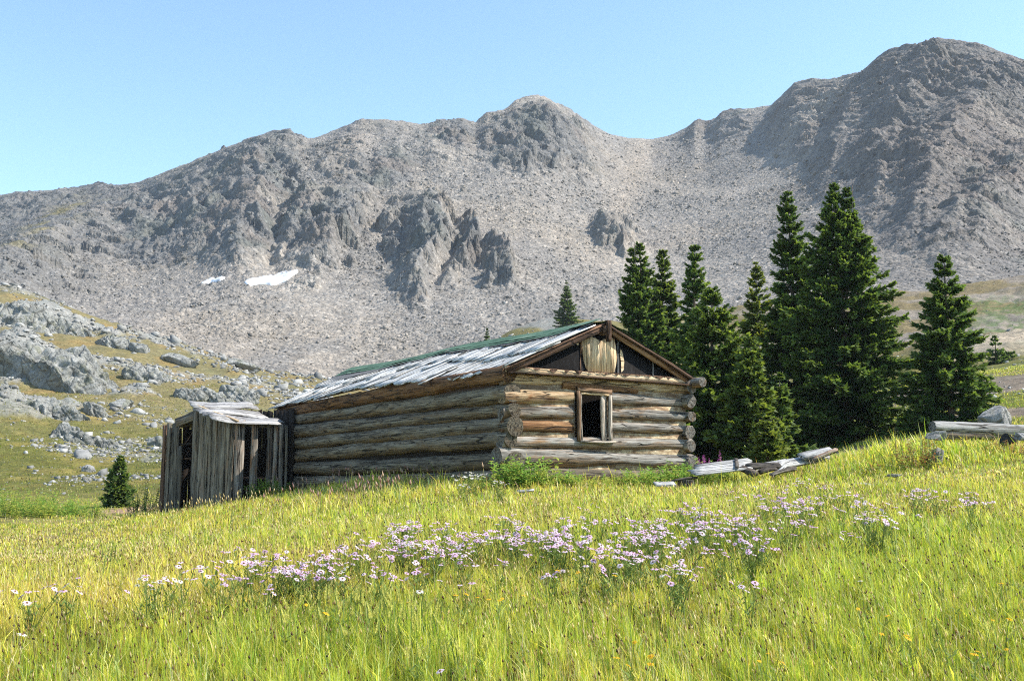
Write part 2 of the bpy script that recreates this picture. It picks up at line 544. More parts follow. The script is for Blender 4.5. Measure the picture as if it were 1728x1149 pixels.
# ribs, crags, pinnacles: polyline of (px, py, height m), width left (steep, shaded), width right
RIBS = [
    ([(255, 330, 0), (215, 362, 6), (150, 405, 11), (90, 440, 13), (30, 475, 12), (-60, 520, 8)], 150, 110, 1.0),
    ([(500, 230, 0), (470, 262, 8), (430, 300, 11), (380, 350, 10), (330, 400, 8), (290, 450, 0)], 110, 70, 1.2),
    ([(560, 232, 0), (520, 262, 6), (470, 300, 9), (440, 350, 12), (425, 400, 13), (395, 440, 8), (350, 475, 0)], 90, 60, 1.1),
    ([(640, 225, 0), (600, 265, 6), (545, 290, 8), (510, 310, 5), (490, 325, 0)], 60, 90, 1.0),
    ([(640, 330, 0), (610, 352, 8), (595, 385, 13), (575, 425, 14), (540, 450, 10), (470, 472, 0)], 115, 30, 1.2),
    ([(560, 335, 0), (530, 360, 7), (500, 400, 8), (480, 440, 5), (465, 460, 0)], 40, 30, 1.0),
    ([(760, 340, 0), (735, 372, 9), (742, 400, 13), (735, 440, 14), (712, 480, 10), (690, 512, 0)], 78, 30, 1.3),
    ([(672, 360, 0), (662, 376, 9), (672, 410, 6), (690, 440, 0)], 26, 30, 1.0),
    ([(800, 392, 0), (795, 402, 8), (800, 430, 11), (785, 455, 8), (760, 480, 0)], 36, 15, 1.1),
    ([(842, 416, 0), (838, 426, 9), (858, 450, 9), (862, 475, 6), (850, 492, 0)], 34, 16, 1.0),
    ([(1040, 368, 0), (1032, 385, 7), (1052, 405, 8), (1060, 420, 6), (1050, 436, 0)], 36, 34, 1.2),
    ([(918, 166, 2), (945, 205, 8), (975, 245, 10), (990, 280, 9), (975, 305, 0)], 150, 60, 1.5),
    ([(760, 205, 0), (740, 230, 6), (712, 262, 6), (690, 285, 0)], 40, 70, 1.0),
    ([(640, 205, 0), (680, 240, 4), (650, 300, 5), (640, 330, 0)], 40, 60, 1.0),
    ([(1175, 206, 1), (1165, 222, 3), (1150, 240, 0)], 22, 20, 1.0),
    ([(1250, 188, 3), (1235, 205, 5), (1200, 235, 0)], 35, 40, 1.0),
    ([(1345, 146, 4), (1335, 180, 8), (1318, 210, 8), (1290, 235, 0)], 38, 90, 1.0),
    ([(1470, 110, 4), (1452, 160, 10), (1432, 215, 11), (1412, 260, 9), (1400, 320, 5), (1390, 360, 0)], 45, 120, 1.1),
    ([(1585, 70, 0), (1560, 130, 9), (1530, 190, 10), (1500, 260, 9), (1480, 320, 6), (1450, 380, 0)], 60, 90, 1.1),
    ([(1700, 110, 0), (1660, 170, 8), (1620, 230, 11), (1575, 310, 11), (1545, 380, 8), (1520, 430, 0)], 70, 110, 1.1),
    ([(1800, 220, 0), (1730, 300, 8), (1660, 350, 10), (1600, 400, 8), (1560, 440, 0)], 60, 100, 1.1),
]
# broken rock bands: centre px, py, radius x, y, amplitude m, tilt
CLIFFS = [
    (300, 360, 150, 70, 2.3), (420, 300, 110, 70, 2.4), (400, 400, 90, 60, 2.4), (540, 395, 80, 60, 2.8), (580, 300, 70, 40, 1.8),
    (700, 420, 55, 62, 3.4), (790, 432, 24, 36, 2.6), (842, 455, 22, 30, 2.4), (1035, 402, 28, 30, 2.2),
    (895, 235, 95, 62, 3.8), (760, 225, 55, 35, 2.6), (480, 235, 40, 25, 2.4), (610, 215, 60, 20, 1.6), (660, 300, 45, 35, 1.8),
    (1385, 170, 70, 45, 3.2), (1345, 230, 35, 40, 2.4), (1500, 170, 60, 90, 3.2), (1600, 130, 100, 70, 3.4), (1700, 150, 80, 70, 3.0), (1540, 280, 50, 80, 2.6),
    (1640, 350, 60, 50, 2.2), (1690, 290, 50, 50, 1.8), (1470, 280, 45, 60, 2.6), (1180, 212, 35, 18, 2.0), (1240, 192, 30, 16, 1.8), (60, 370, 160, 40, 1.8), (170, 330, 70, 18, 1.8), (250, 420, 80, 40, 1.6),
]
wob = 12 * fbm(PX * .02, PV * .02, 3, 91)
wob2 = 10 * fbm(PX * .03 + 7, PV * .03, 3, 92)
_c1, _c2, _ci = worley(MX * .085 + .03 * MY, MY * .05 + MZ * .11, 95)
_k1, _k2, _ki = worley(MX * .21 + .05 * MY, MY * .12 + MZ * .27, 96)
U = PX + wob + (_ci - .5) * 19 + (_ki - .5) * 9; Vv = PV + wob2 + (np.modf(_ci * 7.3)[0] - .5) * 18 + (np.modf(_ki * 7.3)[0] - .5) * 10
H = np.zeros_like(MX); rockmask = np.zeros_like(MX)
for pts, wl, wr_, pw in RIBS:
    hs_ = .6 if 420 < pts[0][0] < 1100 else (.62 if pts[0][0] > 1400 else .9)
    p = np.array(pts, float)
    best = np.full(MX.shape, 1e9); side = np.zeros_like(MX); hh = np.zeros_like(MX)
    sel = (PX > p[:, 0].min() - max(wl, wr_) - 30) & (PX < p[:, 0].max() + max(wl, wr_) + 30) & (PV > p[:, 1].min() - 90) & (PV < p[:, 1].max() + 90)
    u, v = U[sel], Vv[sel]
    b = np.full(u.shape, 1e9); sd = np.zeros_like(u); h = np.zeros_like(u)
    for (x0, y0, h0), (x1, y1, h1) in zip(pts[:-1], pts[1:]):
        dx, dy = x1 - x0, y1 - y0; L2 = dx * dx + dy * dy
        s = np.clip(((u - x0) * dx + (v - y0) * dy) / L2, 0, 1)
        ex, ey = u - (x0 + s * dx), v - (y0 + s * dy)
        d = np.hypot(ex, ey)
        cr = dx * ey - dy * ex                                 # > 0: left of the downhill direction as seen
        m = d < b
        b = np.where(m, d, b); sd = np.where(m, cr, sd); h = np.where(m, hs_ * (h0 + s * (h1 - h0)), h)
    wd = np.where(sd > 0, wl, wr_)
    f = np.clip(1 - b / wd, 0, 1)
    f = np.where(sd > 0, f ** (pw * .8), f ** 1.7)
    H[sel] = np.maximum(H[sel], h * f) + .35 * np.minimum(H[sel], h * f)
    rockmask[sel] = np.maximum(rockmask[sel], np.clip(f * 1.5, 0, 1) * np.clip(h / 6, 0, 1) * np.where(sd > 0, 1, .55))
amp = np.zeros_like(MX)
for cx, cy, rx, ry, a in CLIFFS:
    e = ((U - cx) / rx) ** 2 + ((Vv - cy) / ry) ** 2
    g = np.exp(-e * 1.15)
    amp = np.maximum(amp, a * g)
    rockmask = np.maximum(rockmask, sstep(.25, .6, g))
rockmask *= front > .6
# metric coordinates along the slope
sx, sy = MX, np.hypot(MY - yb, MZ - MZ.min()) 
# strata lean: crags run from upper right to lower left
rx_ = sx * .80 + sy * .34; ry_ = sy * .55 - sx * .25
rd = ridged(rx_ * .055, ry_ * .028, 5, 101, .55)
rd2 = ridged(rx_ * .16 + 4, ry_ * .09, 4, 102, .55)
d1, d2, idv = worley(rx_ * .10, ry_ * .06, 103)
e1, e2, ide = worley(rx_ * .26 + .4 * rd, ry_ * .13, 104)
crag = (rd - .45) * 1.7 + (rd2 - .45) * .7 + (idv - .5) * 1.5 * np.clip((d2 - d1) * 4, 0, 1) + (ide - .5) * 1.0 * np.clip((e2 - e1) * 5, 0, 1)
crag = crag + .35 * np.modf(np.abs(crag * 1.7 + sy * .06))[0]
H = H + amp * crag * 1.15
scree = front
H = H + scree * (1.3 * fbm(sx * .018, sy * .012, 4, 111) + .5 * fbm(sx * .09, sy * .05, 3, 112))
# shallow debris chutes running downhill
H = H - scree * (1 - rockmask) * 1.1 * np.clip(ridged(sx * .03 + 1.5 * fbm(sx * .01, sy * .01, 2, 5), sy * .004, 3, 113) - .62, 0, 1) * 4 * TT * (1 - TT) * 2
# boulders: three sizes of cell bumps
for fr, hh, sd in ((.5, .34, 121), (1.1, .26, 122)):
    a1, a2, ai = worley(sx * fr, sy * fr * .8, sd)
    big = np.clip(ai - .35, 0, 1) * 1.6
    H = H + scree * hh * big * (1 - .6 * sstep(-.02, .28, fbm(sx * .026 + 3 + .008 * sy, sy * .005, 4, 138))) * np.clip((a2 - a1) * 2.2, 0, 1) * (.55 + .9 * sstep(-.2, .3, fbm(sx * .02, sy * .02, 3, 125)))
H *= 1 - .55 * sstep(.90, .985, TT)        # keep the drawn skyline
H[0:2] -= 2
MZ2 = MZ + H
lean = np.where(rockmask > 0, H * .25, 0)
MY2 = MY - np.clip(lean, 0, 4) * front

# rock colours
nA = fbm(sx * .012, sy * .012, 4, 131); nB = fbm(sx * .06, sy * .04, 4, 132); nC = fbm(sx * .3, sy * .25, 2, 133)
MC = np.zeros(MX.shape + (3,)); MC[:] = (.265, .252, .238)


def mput(col, m):
    m = np.clip(m, 0, 1)[..., None]; MC[:] = MC * (1 - m) + np.array(col) * m


mput((.30, .275, .245), sstep(-.1, .3, nA + .3 * nB))
mput((.205, .205, .205), sstep(.0, .3, nB - .1) * .5)
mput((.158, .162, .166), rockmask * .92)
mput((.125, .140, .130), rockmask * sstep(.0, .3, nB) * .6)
mput((.205, .170, .150), rockmask * sstep(.05, .3, fbm(sx * .03 + 9, sy * .03, 3, 134)) * .4)
mput((.20, .155, .135), sstep(1420, 1640, PU) * sstep(-.05, .25, nA) * .65)
mput((.205, .190, .185), sstep(1150, 1500, PU) * .6)
mput((.185, .200, .190), sstep(1560, 1700, PU) * sstep(230, 330, PV) * sstep(-.05, .2, nB) * .6)
mput((.150, .155, .160), (1 - sstep(120, 260, PU + .5 * (PV - 400))) * .55)  # left face of the spur: its bluish shade put into the colour
# darker wedge above the cabin roof
mput((.15, .15, .148), sstep(560, 640, PV + .42 * (PU - 750)) * sstep(520, 640, PU) * (1 - sstep(960, 1040, PU)) * .85)
fine = sstep(-.02, .28, fbm(sx * .026 + 3 + .008 * sy, sy * .005, 4, 138))
mput((.345, .32, .29), fine * (1 - rockmask) * .75)
mput((.20, .198, .196), sstep(.05, .3, fbm(sx * .03 - 5 + .010 * sy, sy * .006, 4, 139)) * (1 - rockmask) * (1 - fine) * .55)
# thin turf streaks on the left spur
tg = np.exp(-((PU - (40 + (470 - PV) * 1.05)) / 30) ** 2) * sstep(330, 400, PV) * (1 - sstep(470, 500, PV))
mput((.20, .175, .075), tg * sstep(-.1, .2, nB) * .8)
# pale dirt chutes
mput((.36, .32, .275), np.exp(-((PU - (1088 - (PV - 236) * .35)) / 26) ** 2) * (1 - sstep(300, 520, PV)) * .7)
mput((.36, .33, .30), np.exp(-((PU - (1440 - (PV - 140) * 1.05)) / 22) ** 2) * (1 - sstep(300, 420, PV)) * sstep(120, 150, PV) * .75)
mput((.33, .295, .26), np.exp(-((PU - (620 - (PV - 205) * .5)) / 30) ** 2) * (1 - sstep(320, 420, PV)) * .5)
MC *= (1 + .22 * nC)[..., None] * .76 * np.array([1.045, 1.0, .94]) * (1 - .17 * sstep(1250, 1520, PU))[..., None]  # right flank darkened in the colour, standing in for its half shade


def mat_rock():
    m = NT('mountain rock'); P = m.pos(); a = m.attr()
    v1 = m.n('TexVoronoi', {'Vector': m.scale(P, (1, 1, .8)), 'Scale': .8}).outputs
    v2 = m.n('TexVoronoi', {'Vector': P, 'Scale': 1.9}).outputs
    n1 = m.noise(P, .35, 8, .68); n2 = m.noise(P, 1.7, 6, .7)
    c = m.mix(a, m.ramp(m.n('SeparateColor', {'Color': v1['Color']}).outputs[0], [(0, .7), (.45, .97), (.8, 1.12), (1, 1.55)]), .6, 'MULTIPLY')
    c = m.mix(c, m.ramp(m.n('SeparateColor', {'Color': v2['Color']}).outputs[1], [(0, .68), (.5, .95), (.85, 1.2), (1, 1.7)]), .6, 'MULTIPLY')
    c = m.mix(c, m.ramp(n1, [(.3, (.78, .80, .84)), (.5, (1, 1, 1)), (.72, (1.22, 1.16, 1.1))]), .9, 'MULTIPLY')
    c = m.mix(c, m.ramp(n2, [(.3, .7), (.7, 1.3)]), .6, 'MULTIPLY')
    h = m.math('ADD', m.math('MULTIPLY', v1['Distance'], -1.1), m.math('MULTIPLY', n1, 1.6))
    h = m.math('ADD', h, m.math('MULTIPLY', v2['Distance'], -.5))
    return m.surf(m.principled(c, .9, m.bump(h, .6, 1.0), .2))


MAT_MTN = mat_rock()
MV = np.stack([MX, MY2, MZ2], -1)
mountain = mesh_np('mountain', MV.reshape(-1, 3), gridq(mr + 40, mc), None, MAT_MTN, None, MC.reshape(-1, 3), False)
tag(mountain, 'grey rocky mountain ridge with scree slopes and crags under a blue sky', 'mountain', kind='structure')

# snow patches lying on the scree
fu, fv = pix(MX, MY2, MZ2)


def in_poly(u, v, poly):
    inside = np.zeros(u.shape, bool); n = len(poly)
    for i in range(n):
        x0, y0 = poly[i]; x1, y1 = poly[(i + 1) % n]
        c = ((y0 > v) != (y1 > v)) & (u < (x1 - x0) * (v - y0) / ((y1 - y0) or 1e-9) + x0)
        inside ^= c
    return inside


def mat_snow():
    m = NT('old snow'); P = m.pos()
    n = m.noise(P, .5, 6, .6)
    c = m.ramp(n, [(.36, (.40, .39, .37)), (.46, (.62, .63, .65)), (.6, (.80, .81, .83))])
    return m.surf(m.principled(c, .6, m.bump(n, .3, .4), .3))


MAT_SNOW = mat_snow()


def on_mountain(px, py):
    """index of the front mountain grid vertex seen nearest to a photograph pixel"""
    d = (fu[:mr] - px) ** 2 + (fv[:mr] - py) ** 2
    return np.unravel_index(np.argmin(d), d.shape)


def snow_patch(poly, label):
    pu = np.array([p[0] for p in poly]); pv = np.array([p[1] for p in poly])
    sel = in_poly(fu[:mr], fv[:mr], poly)
    if not sel.any():
        return
    js, is_ = np.where(sel)
    j0, j1, i0, i1 = js.min() - 6, js.max() + 7, is_.min() - 3, is_.max() + 4
    # a smooth sheet through the blurred slope, with its own rounded thickness
    X = MX[j0:j1, i0:i1]; Y = MY2[j0:j1, i0:i1]; Z = MZ2[j0:j1, i0:i1].copy()
    for _ in range(30):
        Zp = np.pad(Z, 1, 'edge'); Z = (Zp[:-2, 1:-1] + Zp[2:, 1:-1] + Zp[1:-1, :-2] + Zp[1:-1, 2:] + 2 * Zp[1:-1, 1:-1]) / 6
    msk = sel[j0:j1, i0:i1].astype(float)
    for _ in range(3):
        mp = np.pad(msk, 1, 'edge'); msk = (mp[:-2, 1:-1] + mp[2:, 1:-1] + mp[1:-1, :-2] + mp[1:-1, 2:] + mp[1:-1, 1:-1]) / 5
    Z = Z - .9 + 1.35 * sstep(.1, .75, msk + .12 * fbm(X * .3, Y * .2, 3, 77))
    keep = msk > .12
    q = gridq(*Z.shape); q = q[keep.ravel()[q].all(1)]
    used = np.unique(q); re = np.zeros(Z.size, int); re[used] = np.arange(len(used))
    V = np.stack([X, Y, Z], -1).reshape(-1, 3)[used]
    o = mesh_np('snow_patch', V, re[q], None, MAT_SNOW, None, None, True)
    tag(o, label, 'snow patch', 'snow patches left on the scree')


snow_patch([(408, 476), (430, 470), (462, 466), (490, 457), (507, 453), (500, 462), (484, 474), (462, 482), (440, 479), (420, 482)], 'larger white snow patch lying on the grey scree')
snow_patch([(336, 480), (352, 473), (384, 467), (374, 474), (356, 478)], 'smaller thin sliver of snow on the grey scree')
# ================================================================ WOOD
def wood_mat(name, dark, mid, light, patch=None, patch_amt=0., along=.7, across=16., rough=.8, bump=.8, crack=1., vary=.35, spec=.2, dist=.03, under=None):
    """weathered wood, grain along local X; attribute col gives each board its own offset and tone"""
    m = NT(name); O = m.objco(); a = m.attr()
    rnd = m.n('ObjectInfo').outputs['Random']
    off = m.n('VectorMath', {0: a, 1: (37., 11., 23.)}, operation='MULTIPLY').outputs[0]
    off2 = m.n('CombineXYZ', {'X': m.math('MULTIPLY', rnd, 50.), 'Y': m.math('MULTIPLY', rnd, 31.), 'Z': rnd}).outputs[0]
    P = m.n('VectorMath', {0: m.n('VectorMath', {0: O, 1: off}, operation='ADD').outputs[0], 1: off2}, operation='ADD').outputs[0]
    g = m.noise(m.scale(P, (along, across, across)), 1., 7, .72, dist=.5)
    g2 = m.noise(m.scale(P, (along * 3, across * 4, across * 4)), 1., 4, .7)
    big = m.noise(m.scale(P, (1.1, 4.2, 4.2)), 1., 5, .65, dist=.8)
    c = m.ramp(g, [(.36, dark), (.48, mid), (.62, light)])
    if patch:
        pf = m.ramp(m.math('ADD', big, m.math('MULTIPLY', m.math('SUBTRACT', g, .5), .9)), [(.62 - patch_amt, 0.), (.86 - patch_amt, 1.)])
        c = m.mix(c, m.mix(patch, m.ramp(g, [(.3, .45), (.65, 1.3)]), 1., 'MULTIPLY'), pf)
    if under:      # wood sheltered from the weather keeps its brown
        nz = m.n('SeparateXYZ', {'Vector': m.n('TexCoord').outputs['Normal']}).outputs['Z']
        uf = m.ramp(m.math('ADD', m.math('MULTIPLY', nz, -.5), big), [(.52, 0.), (.86, .9)])
        c = m.mix(c, m.mix(under, m.ramp(g, [(.36, .4), (.62, 1.5)]), 1., 'MULTIPLY'), uf)
    c = m.mix(c, m.ramp(g2, [(.36, .42), (.5, 1.), (.66, 1.35)]), .85, 'MULTIPLY')
    tone = m.n('SeparateColor', {'Color': a}).outputs[0]
    c = m.mix(c, m.ramp(tone, [(0., 1 - vary), (1., 1 + vary)]), 1., 'MULTIPLY')
    cr = m.noise(m.scale(P, (along * .8, across * 1.6, across * 1.6)), 1., 3, .5, dist=.2)
    crk = m.ramp(cr, [(.34, 0.), (.385, 1.)])
    kn = m.n('TexVoronoi', {'Vector': m.scale(P, (1.6, 4.5, 4.5)), 'Scale': 1.}).outputs['Distance']
    c = m.mix(c, m.ramp(kn, [(.06, .25), (.13, 1.)]), .9, 'MULTIPLY')
    c = m.mix(c, m.ramp(crk, [(0, 1 - .8 * crack), (1, 1.)]), 1., 'MULTIPLY')
    # long drying checks: thin contour lines of a very stretched noise
    ck = m.noise(m.scale(P, (.55, 9., 9.)), 1., 2, .45, dist=.4)
    ln = m.math('ABSOLUTE', m.math('SUBTRACT', ck, .5))
    lk = m.ramp(ln, [(.004, 0.), (.016, 1.)])
    c = m.mix(c, m.ramp(lk, [(0, 1 - .88 * crack), (1, 1.)]), 1., 'MULTIPLY')
    h = m.math('ADD', m.math('MULTIPLY', g2, .5), m.math('ADD', m.math('MULTIPLY', g, .6), m.math('MULTIPLY', m.math('MULTIPLY', crk, lk), .9)))
    return m.surf(m.principled(c, rough, m.bump(h, bump, dist), spec))


GREY_D, GREY_M, GREY_L = (.10, .095, .088), (.24, .235, .225), (.38, .375, .365)
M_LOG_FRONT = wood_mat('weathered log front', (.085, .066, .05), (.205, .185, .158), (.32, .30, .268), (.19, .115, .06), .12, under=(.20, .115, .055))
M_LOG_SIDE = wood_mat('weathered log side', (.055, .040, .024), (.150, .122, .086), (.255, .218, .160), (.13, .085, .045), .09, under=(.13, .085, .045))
M_LOG_BROWN = wood_mat('brown log', (.06, .028, .012), (.17, .08, .032), (.27, .155, .075), (.11, .06, .03), .12)
M_LOG_TAN = wood_mat('tan log', (.13, .07, .035), (.36, .25, .14), (.50, .40, .27), (.20, .085, .03), .15)
M_PLANK_WHITE = wood_mat('sun bleached roof plank', (.28, .265, .24), (.58, .56, .53), (.74, .725, .695), (.34, .32, .29), .08, along=.5, across=22, rough=.75, spec=.15, vary=.25)
M_PLANK_GREY = wood_mat('grey barn plank', (.05, .039, .027), (.155, .130, .096), (.25, .22, .172), (.165, .095, .055), .10, along=.8, across=20, vary=.45)
M_PLANK_LIT = wood_mat('grey brown plank', (.07, .055, .04), (.19, .165, .135), (.31, .28, .24), (.26, .125, .055), .14, along=.8, across=20, vary=.4)  # lit copy of the grey plank, sunlight put into its lighter colour
M_FRAME = wood_mat('window frame wood', (.20, .15, .11), (.40, .33, .26), (.54, .48, .40), (.30, .17, .09), .08, along=.8, across=24, vary=.2)
M_PALE = wood_mat('pale fresh board', (.40, .25, .13), (.62, .45, .27), (.74, .58, .38), (.34, .16, .06), .02, along=.9, across=20, crack=.4, vary=.18)
M_DARKWOOD = wood_mat('dark brown board', (.04, .02, .012), (.11, .06, .035), (.18, .10, .06), (.06, .035, .02), .1, along=.8, across=20)
M_BROWNBOARD = wood_mat('brown frame board', (.10, .055, .03), (.23, .14, .08), (.34, .23, .15), (.14, .07, .035), .08, along=.8, across=20)
M_ORANGE = wood_mat('orange brown board', (.18, .08, .03), (.36, .19, .085), (.48, .29, .15), (.16, .075, .035), .08, along=.8, across=18)


def mat_chink():
    m = NT('lime chinking'); P = m.objco()
    n = m.noise(P, 9, 6, .65); n2 = m.noise(m.scale(P, (1.2, 1.2, 3)), 2.2, 5, .6)
    c = m.ramp(n, [(.3, (.20, .13, .07)), (.5, (.42, .32, .20)), (.7, (.62, .52, .36))])
    c = m.mix(c, (.14, .085, .05), m.ramp(n2, [(.42, 0.), (.56, .9)]))
    return m.surf(m.principled(c, .95, m.bump(n, .8, .03), .1))


def mat_tar():
    m = NT('tar paper'); O = m.objco()
    n = m.noise(m.scale(O, (6, 6, 1.2)), 3, 5, .6); n2 = m.noise(O, 30, 3, .6)
    c = m.ramp(n, [(.3, (.007, .0063, .006)), (.55, (.012, .0108, .0105)), (.75, (.022, .020, .019))])
    h = m.math('ADD', m.math('MULTIPLY', n, .8), m.math('MULTIPLY', n2, .2))
    return m.surf(m.principled(c, .9, m.bump(h, .5, .02), .08))


def mat_green():
    m = NT('green roll roofing'); O = m.objco()
    n = m.noise(O, 1.6, 6, .6); n2 = m.noise(O, 45, 3, .7)
    c = m.ramp(n, [(.3, (.040, .078, .050)), (.5, (.072, .135, .088)), (.7, (.13, .185, .13))])
    c = m.mix(c, m.ramp(n2, [(.3, .7), (.7, 1.3)]), .7, 'MULTIPLY')
    return m.surf(m.principled(c, .9, m.bump(m.math('ADD', n2, n), .5, .015), .2))


def mat_plain(name, c, rough=.9):
    m = NT(name); O = m.objco(); n = m.noise(O, 12, 5, .6)
    return m.surf(m.principled(m.mix(c, m.ramp(n, [(.3, .6), (.7, 1.4)]), 1., 'MULTIPLY'), rough, m.bump(n, .4, .02), .2))


M_CHINK, M_TAR, M_GREEN = mat_chink(), mat_tar(), mat_green()
M_UNDER = mat_plain('grey underlay felt', (.13, .125, .12))
M_DARK = mat_plain('interior shade board', (.018, .013, .010))  # near black colour puts the shade of the unlit interior into the boards
M_EARTH = mat_plain('earth floor', (.05, .04, .03))


def log(name, p0, p1, r0, r1, mat, parent, wob=.012, bend=.02, seg=16, taper=0., lump=.05):
    """a peeled log from p0 to p1 as its own mesh with local X along the log"""
    p0, p1 = Vector(p0), Vector(p1)
    d = p1 - p0; L = d.length; n = max(8, int(L * 5))
    ph = RNG.uniform(0, 6, 6)
    V = []
    kn = [(RNG.uniform(0, L), RNG.uniform(0, 6.28), RNG.uniform(.006, .022)) for _ in range(int(L * 2.2))]
    for i in range(n + 1):
        t = i / n; x = t * L
        r = r0 + (r1 - r0) * t
        cy = bend * math.sin(ph[0] + t * 3.1) ; cz = bend * math.sin(ph[1] + t * 2.3)
        for k in range(seg):
            a = k * 2 * math.pi / seg
            rr = r * (1 + lump * (math.sin(x * 1.3 + ph[4]) + .7 * math.sin(x * 2.9 + ph[5])) + .035 * math.sin(2 * a + ph[2] + x * .5) + .02 * math.sin(3 * a + ph[3] - x)) + wob * math.sin(x * 2.1 + ph[4] + a) * .5 + RNG.normal(0, wob * .18)
            for kx, ka, kh in kn:
                da = math.cos(a - ka)
                if da > .7 and abs(x - kx) < .14:
                    rr += kh * (da - .7) * 3.3 * math.exp(-((x - kx) / .07) ** 2)
            e = 0
            if i in (0, n): rr *= .97; e = RNG.normal(0, .006)
            V.append((x + e, cy + rr * math.cos(a), cz + rr * math.sin(a)))
    q = []
    for i in range(n):
        for k in range(seg):
            k2 = (k + 1) % seg
            q.append((i * seg + k, (i + 1) * seg + k, (i + 1) * seg + k2, i * seg + k2))
    base = len(V)
    V += V[:seg] + V[n * seg:(n + 1) * seg]
    V += [(0, bend * math.sin(ph[0]), bend * math.sin(ph[1])), (L, bend * math.sin(ph[0] + 3.1), bend * math.sin(ph[1] + 2.3))]
    c0 = len(V) - 2; t = []
    for k in range(seg):
        k2 = (k + 1) % seg
        t.append((c0, base + k, base + k2)); t.append((c0 + 1, base + seg + k2, base + seg + k))
    cc = np.tile(RNG.uniform(.2, .8, 3), (len(V), 1)); cc[base:, 0] = 0.
    o = mesh_np(name, V, q, t, mat, parent, cc, True)
    o.location = p0; o.rotation_euler = d.to_track_quat('X', 'Z').to_euler()
    return o


def slab(name, p0, p1, width, thick, side, mat, parent, **kw):
    """one board as its own mesh with local X along it"""
    p0, p1 = Vector(p0), Vector(p1); d = (p1 - p0)
    o_rot = Matrix.Identity(3)
    x = d.normalized(); s = Vector(side); s = (s - x * s.dot(x)).normalized(); z = x.cross(s)
    R = Matrix((x, s, z)).transposed()
    mb = MB(); board(mb, (0, 0, 0), (d.length, 0, 0), width, thick, (0, 1, 0), **kw)
    o = mb.build(name, mat, parent)
    o.location = p0; o.rotation_euler = R.to_euler()
    return o


def boards_object(name, x_axis, y_axis, origin, mat, parent, mb):
    """a mesh whose local X runs along its boards"""
    x = Vector(x_axis).normalized(); y = Vector(y_axis); y = (y - x * y.dot(x)).normalized(); z = x.cross(y)
    R = Matrix((x, y, z)).transposed()
    o = mb.build(name, mat, parent)
    o.location = origin; o.rotation_euler = R.to_euler()
    return o


# ================================================================ LOG CABIN  (local x along the gable front, y back along the long wall)
D2 = Vector((.84, .545, 0)).normalized(); D1 = Vector((-D2.y, D2.x, 0))
RZ = math.atan2(D2.y, D2.x)
CORNER = Vector((-.10, 21.0, EYE - .10))
W_, L_ = 4.6, 11.6
APEX, EAVE = 3.30, 2.32
SL = (APEX - EAVE) / (W_ / 2)
cabin = tag(empty('log_cabin', CORNER, RZ), 'weathered grey log cabin with a tar papered gable and sagging plank roof', 'cabin')

fw = MB()       # chinking panel of the front wall with the window opening
wx0, wx1, wz0, wz1 = 1.62, 2.44, .93, 1.84


def panel(mb, x0, x1, z0, z1, y0=.035, y1=.22):
    V = [(x0, y0, z0), (x1, y0, z0), (x1, y0, z1), (x0, y0, z1), (x0, y1, z0), (x1, y1, z0), (x1, y1, z1), (x0, y1, z1)]
    mb.add(V, [(0, 1, 2, 3), (5, 4, 7, 6), (4, 0, 3, 7), (1, 5, 6, 2), (3, 2, 6, 7), (4, 5, 1, 0)])


panel(fw, .1, wx0, -.5, 2.2); panel(fw, wx1, W_ - .1, -.5, 2.2); panel(fw, wx0, wx1, -.5, wz0); panel(fw, wx0, wx1, wz1, 2.2)
front_wall = fw.build('front_wall', M_CHINK, cabin)
ROWS = [(1.76, .160, .145), (1.44, .132, .125), (1.165, .125, .118), (.875, .130, .138), (.565, .190, .18), (.22, .16, .16)]
mats_l = [M_LOG_TAN, M_LOG_FRONT, M_LOG_BROWN, M_LOG_FRONT, M_LOG_FRONT, M_LOG_SIDE]
mats_r = [M_LOG_FRONT, M_LOG_FRONT, M_LOG_FRONT, M_LOG_FRONT, M_LOG_FRONT, M_LOG_SIDE]
for i, (z, r0, r1) in enumerate(ROWS):
    if i < 3:
        log('log', (.0 - RNG.uniform(0, .1), .10, z - .02), (wx0 - .05, .10, z), r0, r0 * .98, mats_l[i], front_wall)
        log('log', (wx1 + .05, .10, z + .03), (W_ + .10, .10, z + .02), r1 * 1.04, r1 * .86, mats_r[i], front_wall)
    else:
        log('log', (-.10 - RNG.uniform(0, .1), .10, z - .01), (W_ + .10, .10, z), r0, r1 * .88, mats_r[i], front_wall, bend=.025)
# header log under the gable, in several tones
log('header_log', (-.05, .10, 2.07), (W_ + .05, .12, 2.05), .135, .125, M_LOG_TAN, front_wall)
log('header_log', (1.3, .06, 1.985), (3.2, .06, 1.985), .075, .07, M_LOG_BROWN, front_wall)
# side wall facing the shed
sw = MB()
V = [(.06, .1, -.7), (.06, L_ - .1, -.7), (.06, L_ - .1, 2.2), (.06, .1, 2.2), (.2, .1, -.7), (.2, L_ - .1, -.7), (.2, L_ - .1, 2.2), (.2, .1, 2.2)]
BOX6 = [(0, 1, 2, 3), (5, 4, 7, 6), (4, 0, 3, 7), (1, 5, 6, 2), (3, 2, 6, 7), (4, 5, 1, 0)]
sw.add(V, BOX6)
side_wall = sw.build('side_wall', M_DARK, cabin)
SROWS = [(1.83, .19, .13), (1.51, .14, .18), (1.19, .185, .145), (.87, .15, .185), (.55, .19, .15), (.24, .135, .175), (-.05, .16, .15)]
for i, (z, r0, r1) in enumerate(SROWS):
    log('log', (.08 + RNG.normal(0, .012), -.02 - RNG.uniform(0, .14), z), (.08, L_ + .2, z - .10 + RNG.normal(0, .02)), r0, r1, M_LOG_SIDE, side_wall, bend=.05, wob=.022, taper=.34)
log('wall_plate', (.07, -.02, 2.12), (.08, L_ + .2, 2.03), .17, .16, M_LOG_BROWN, side_wall, bend=.03)
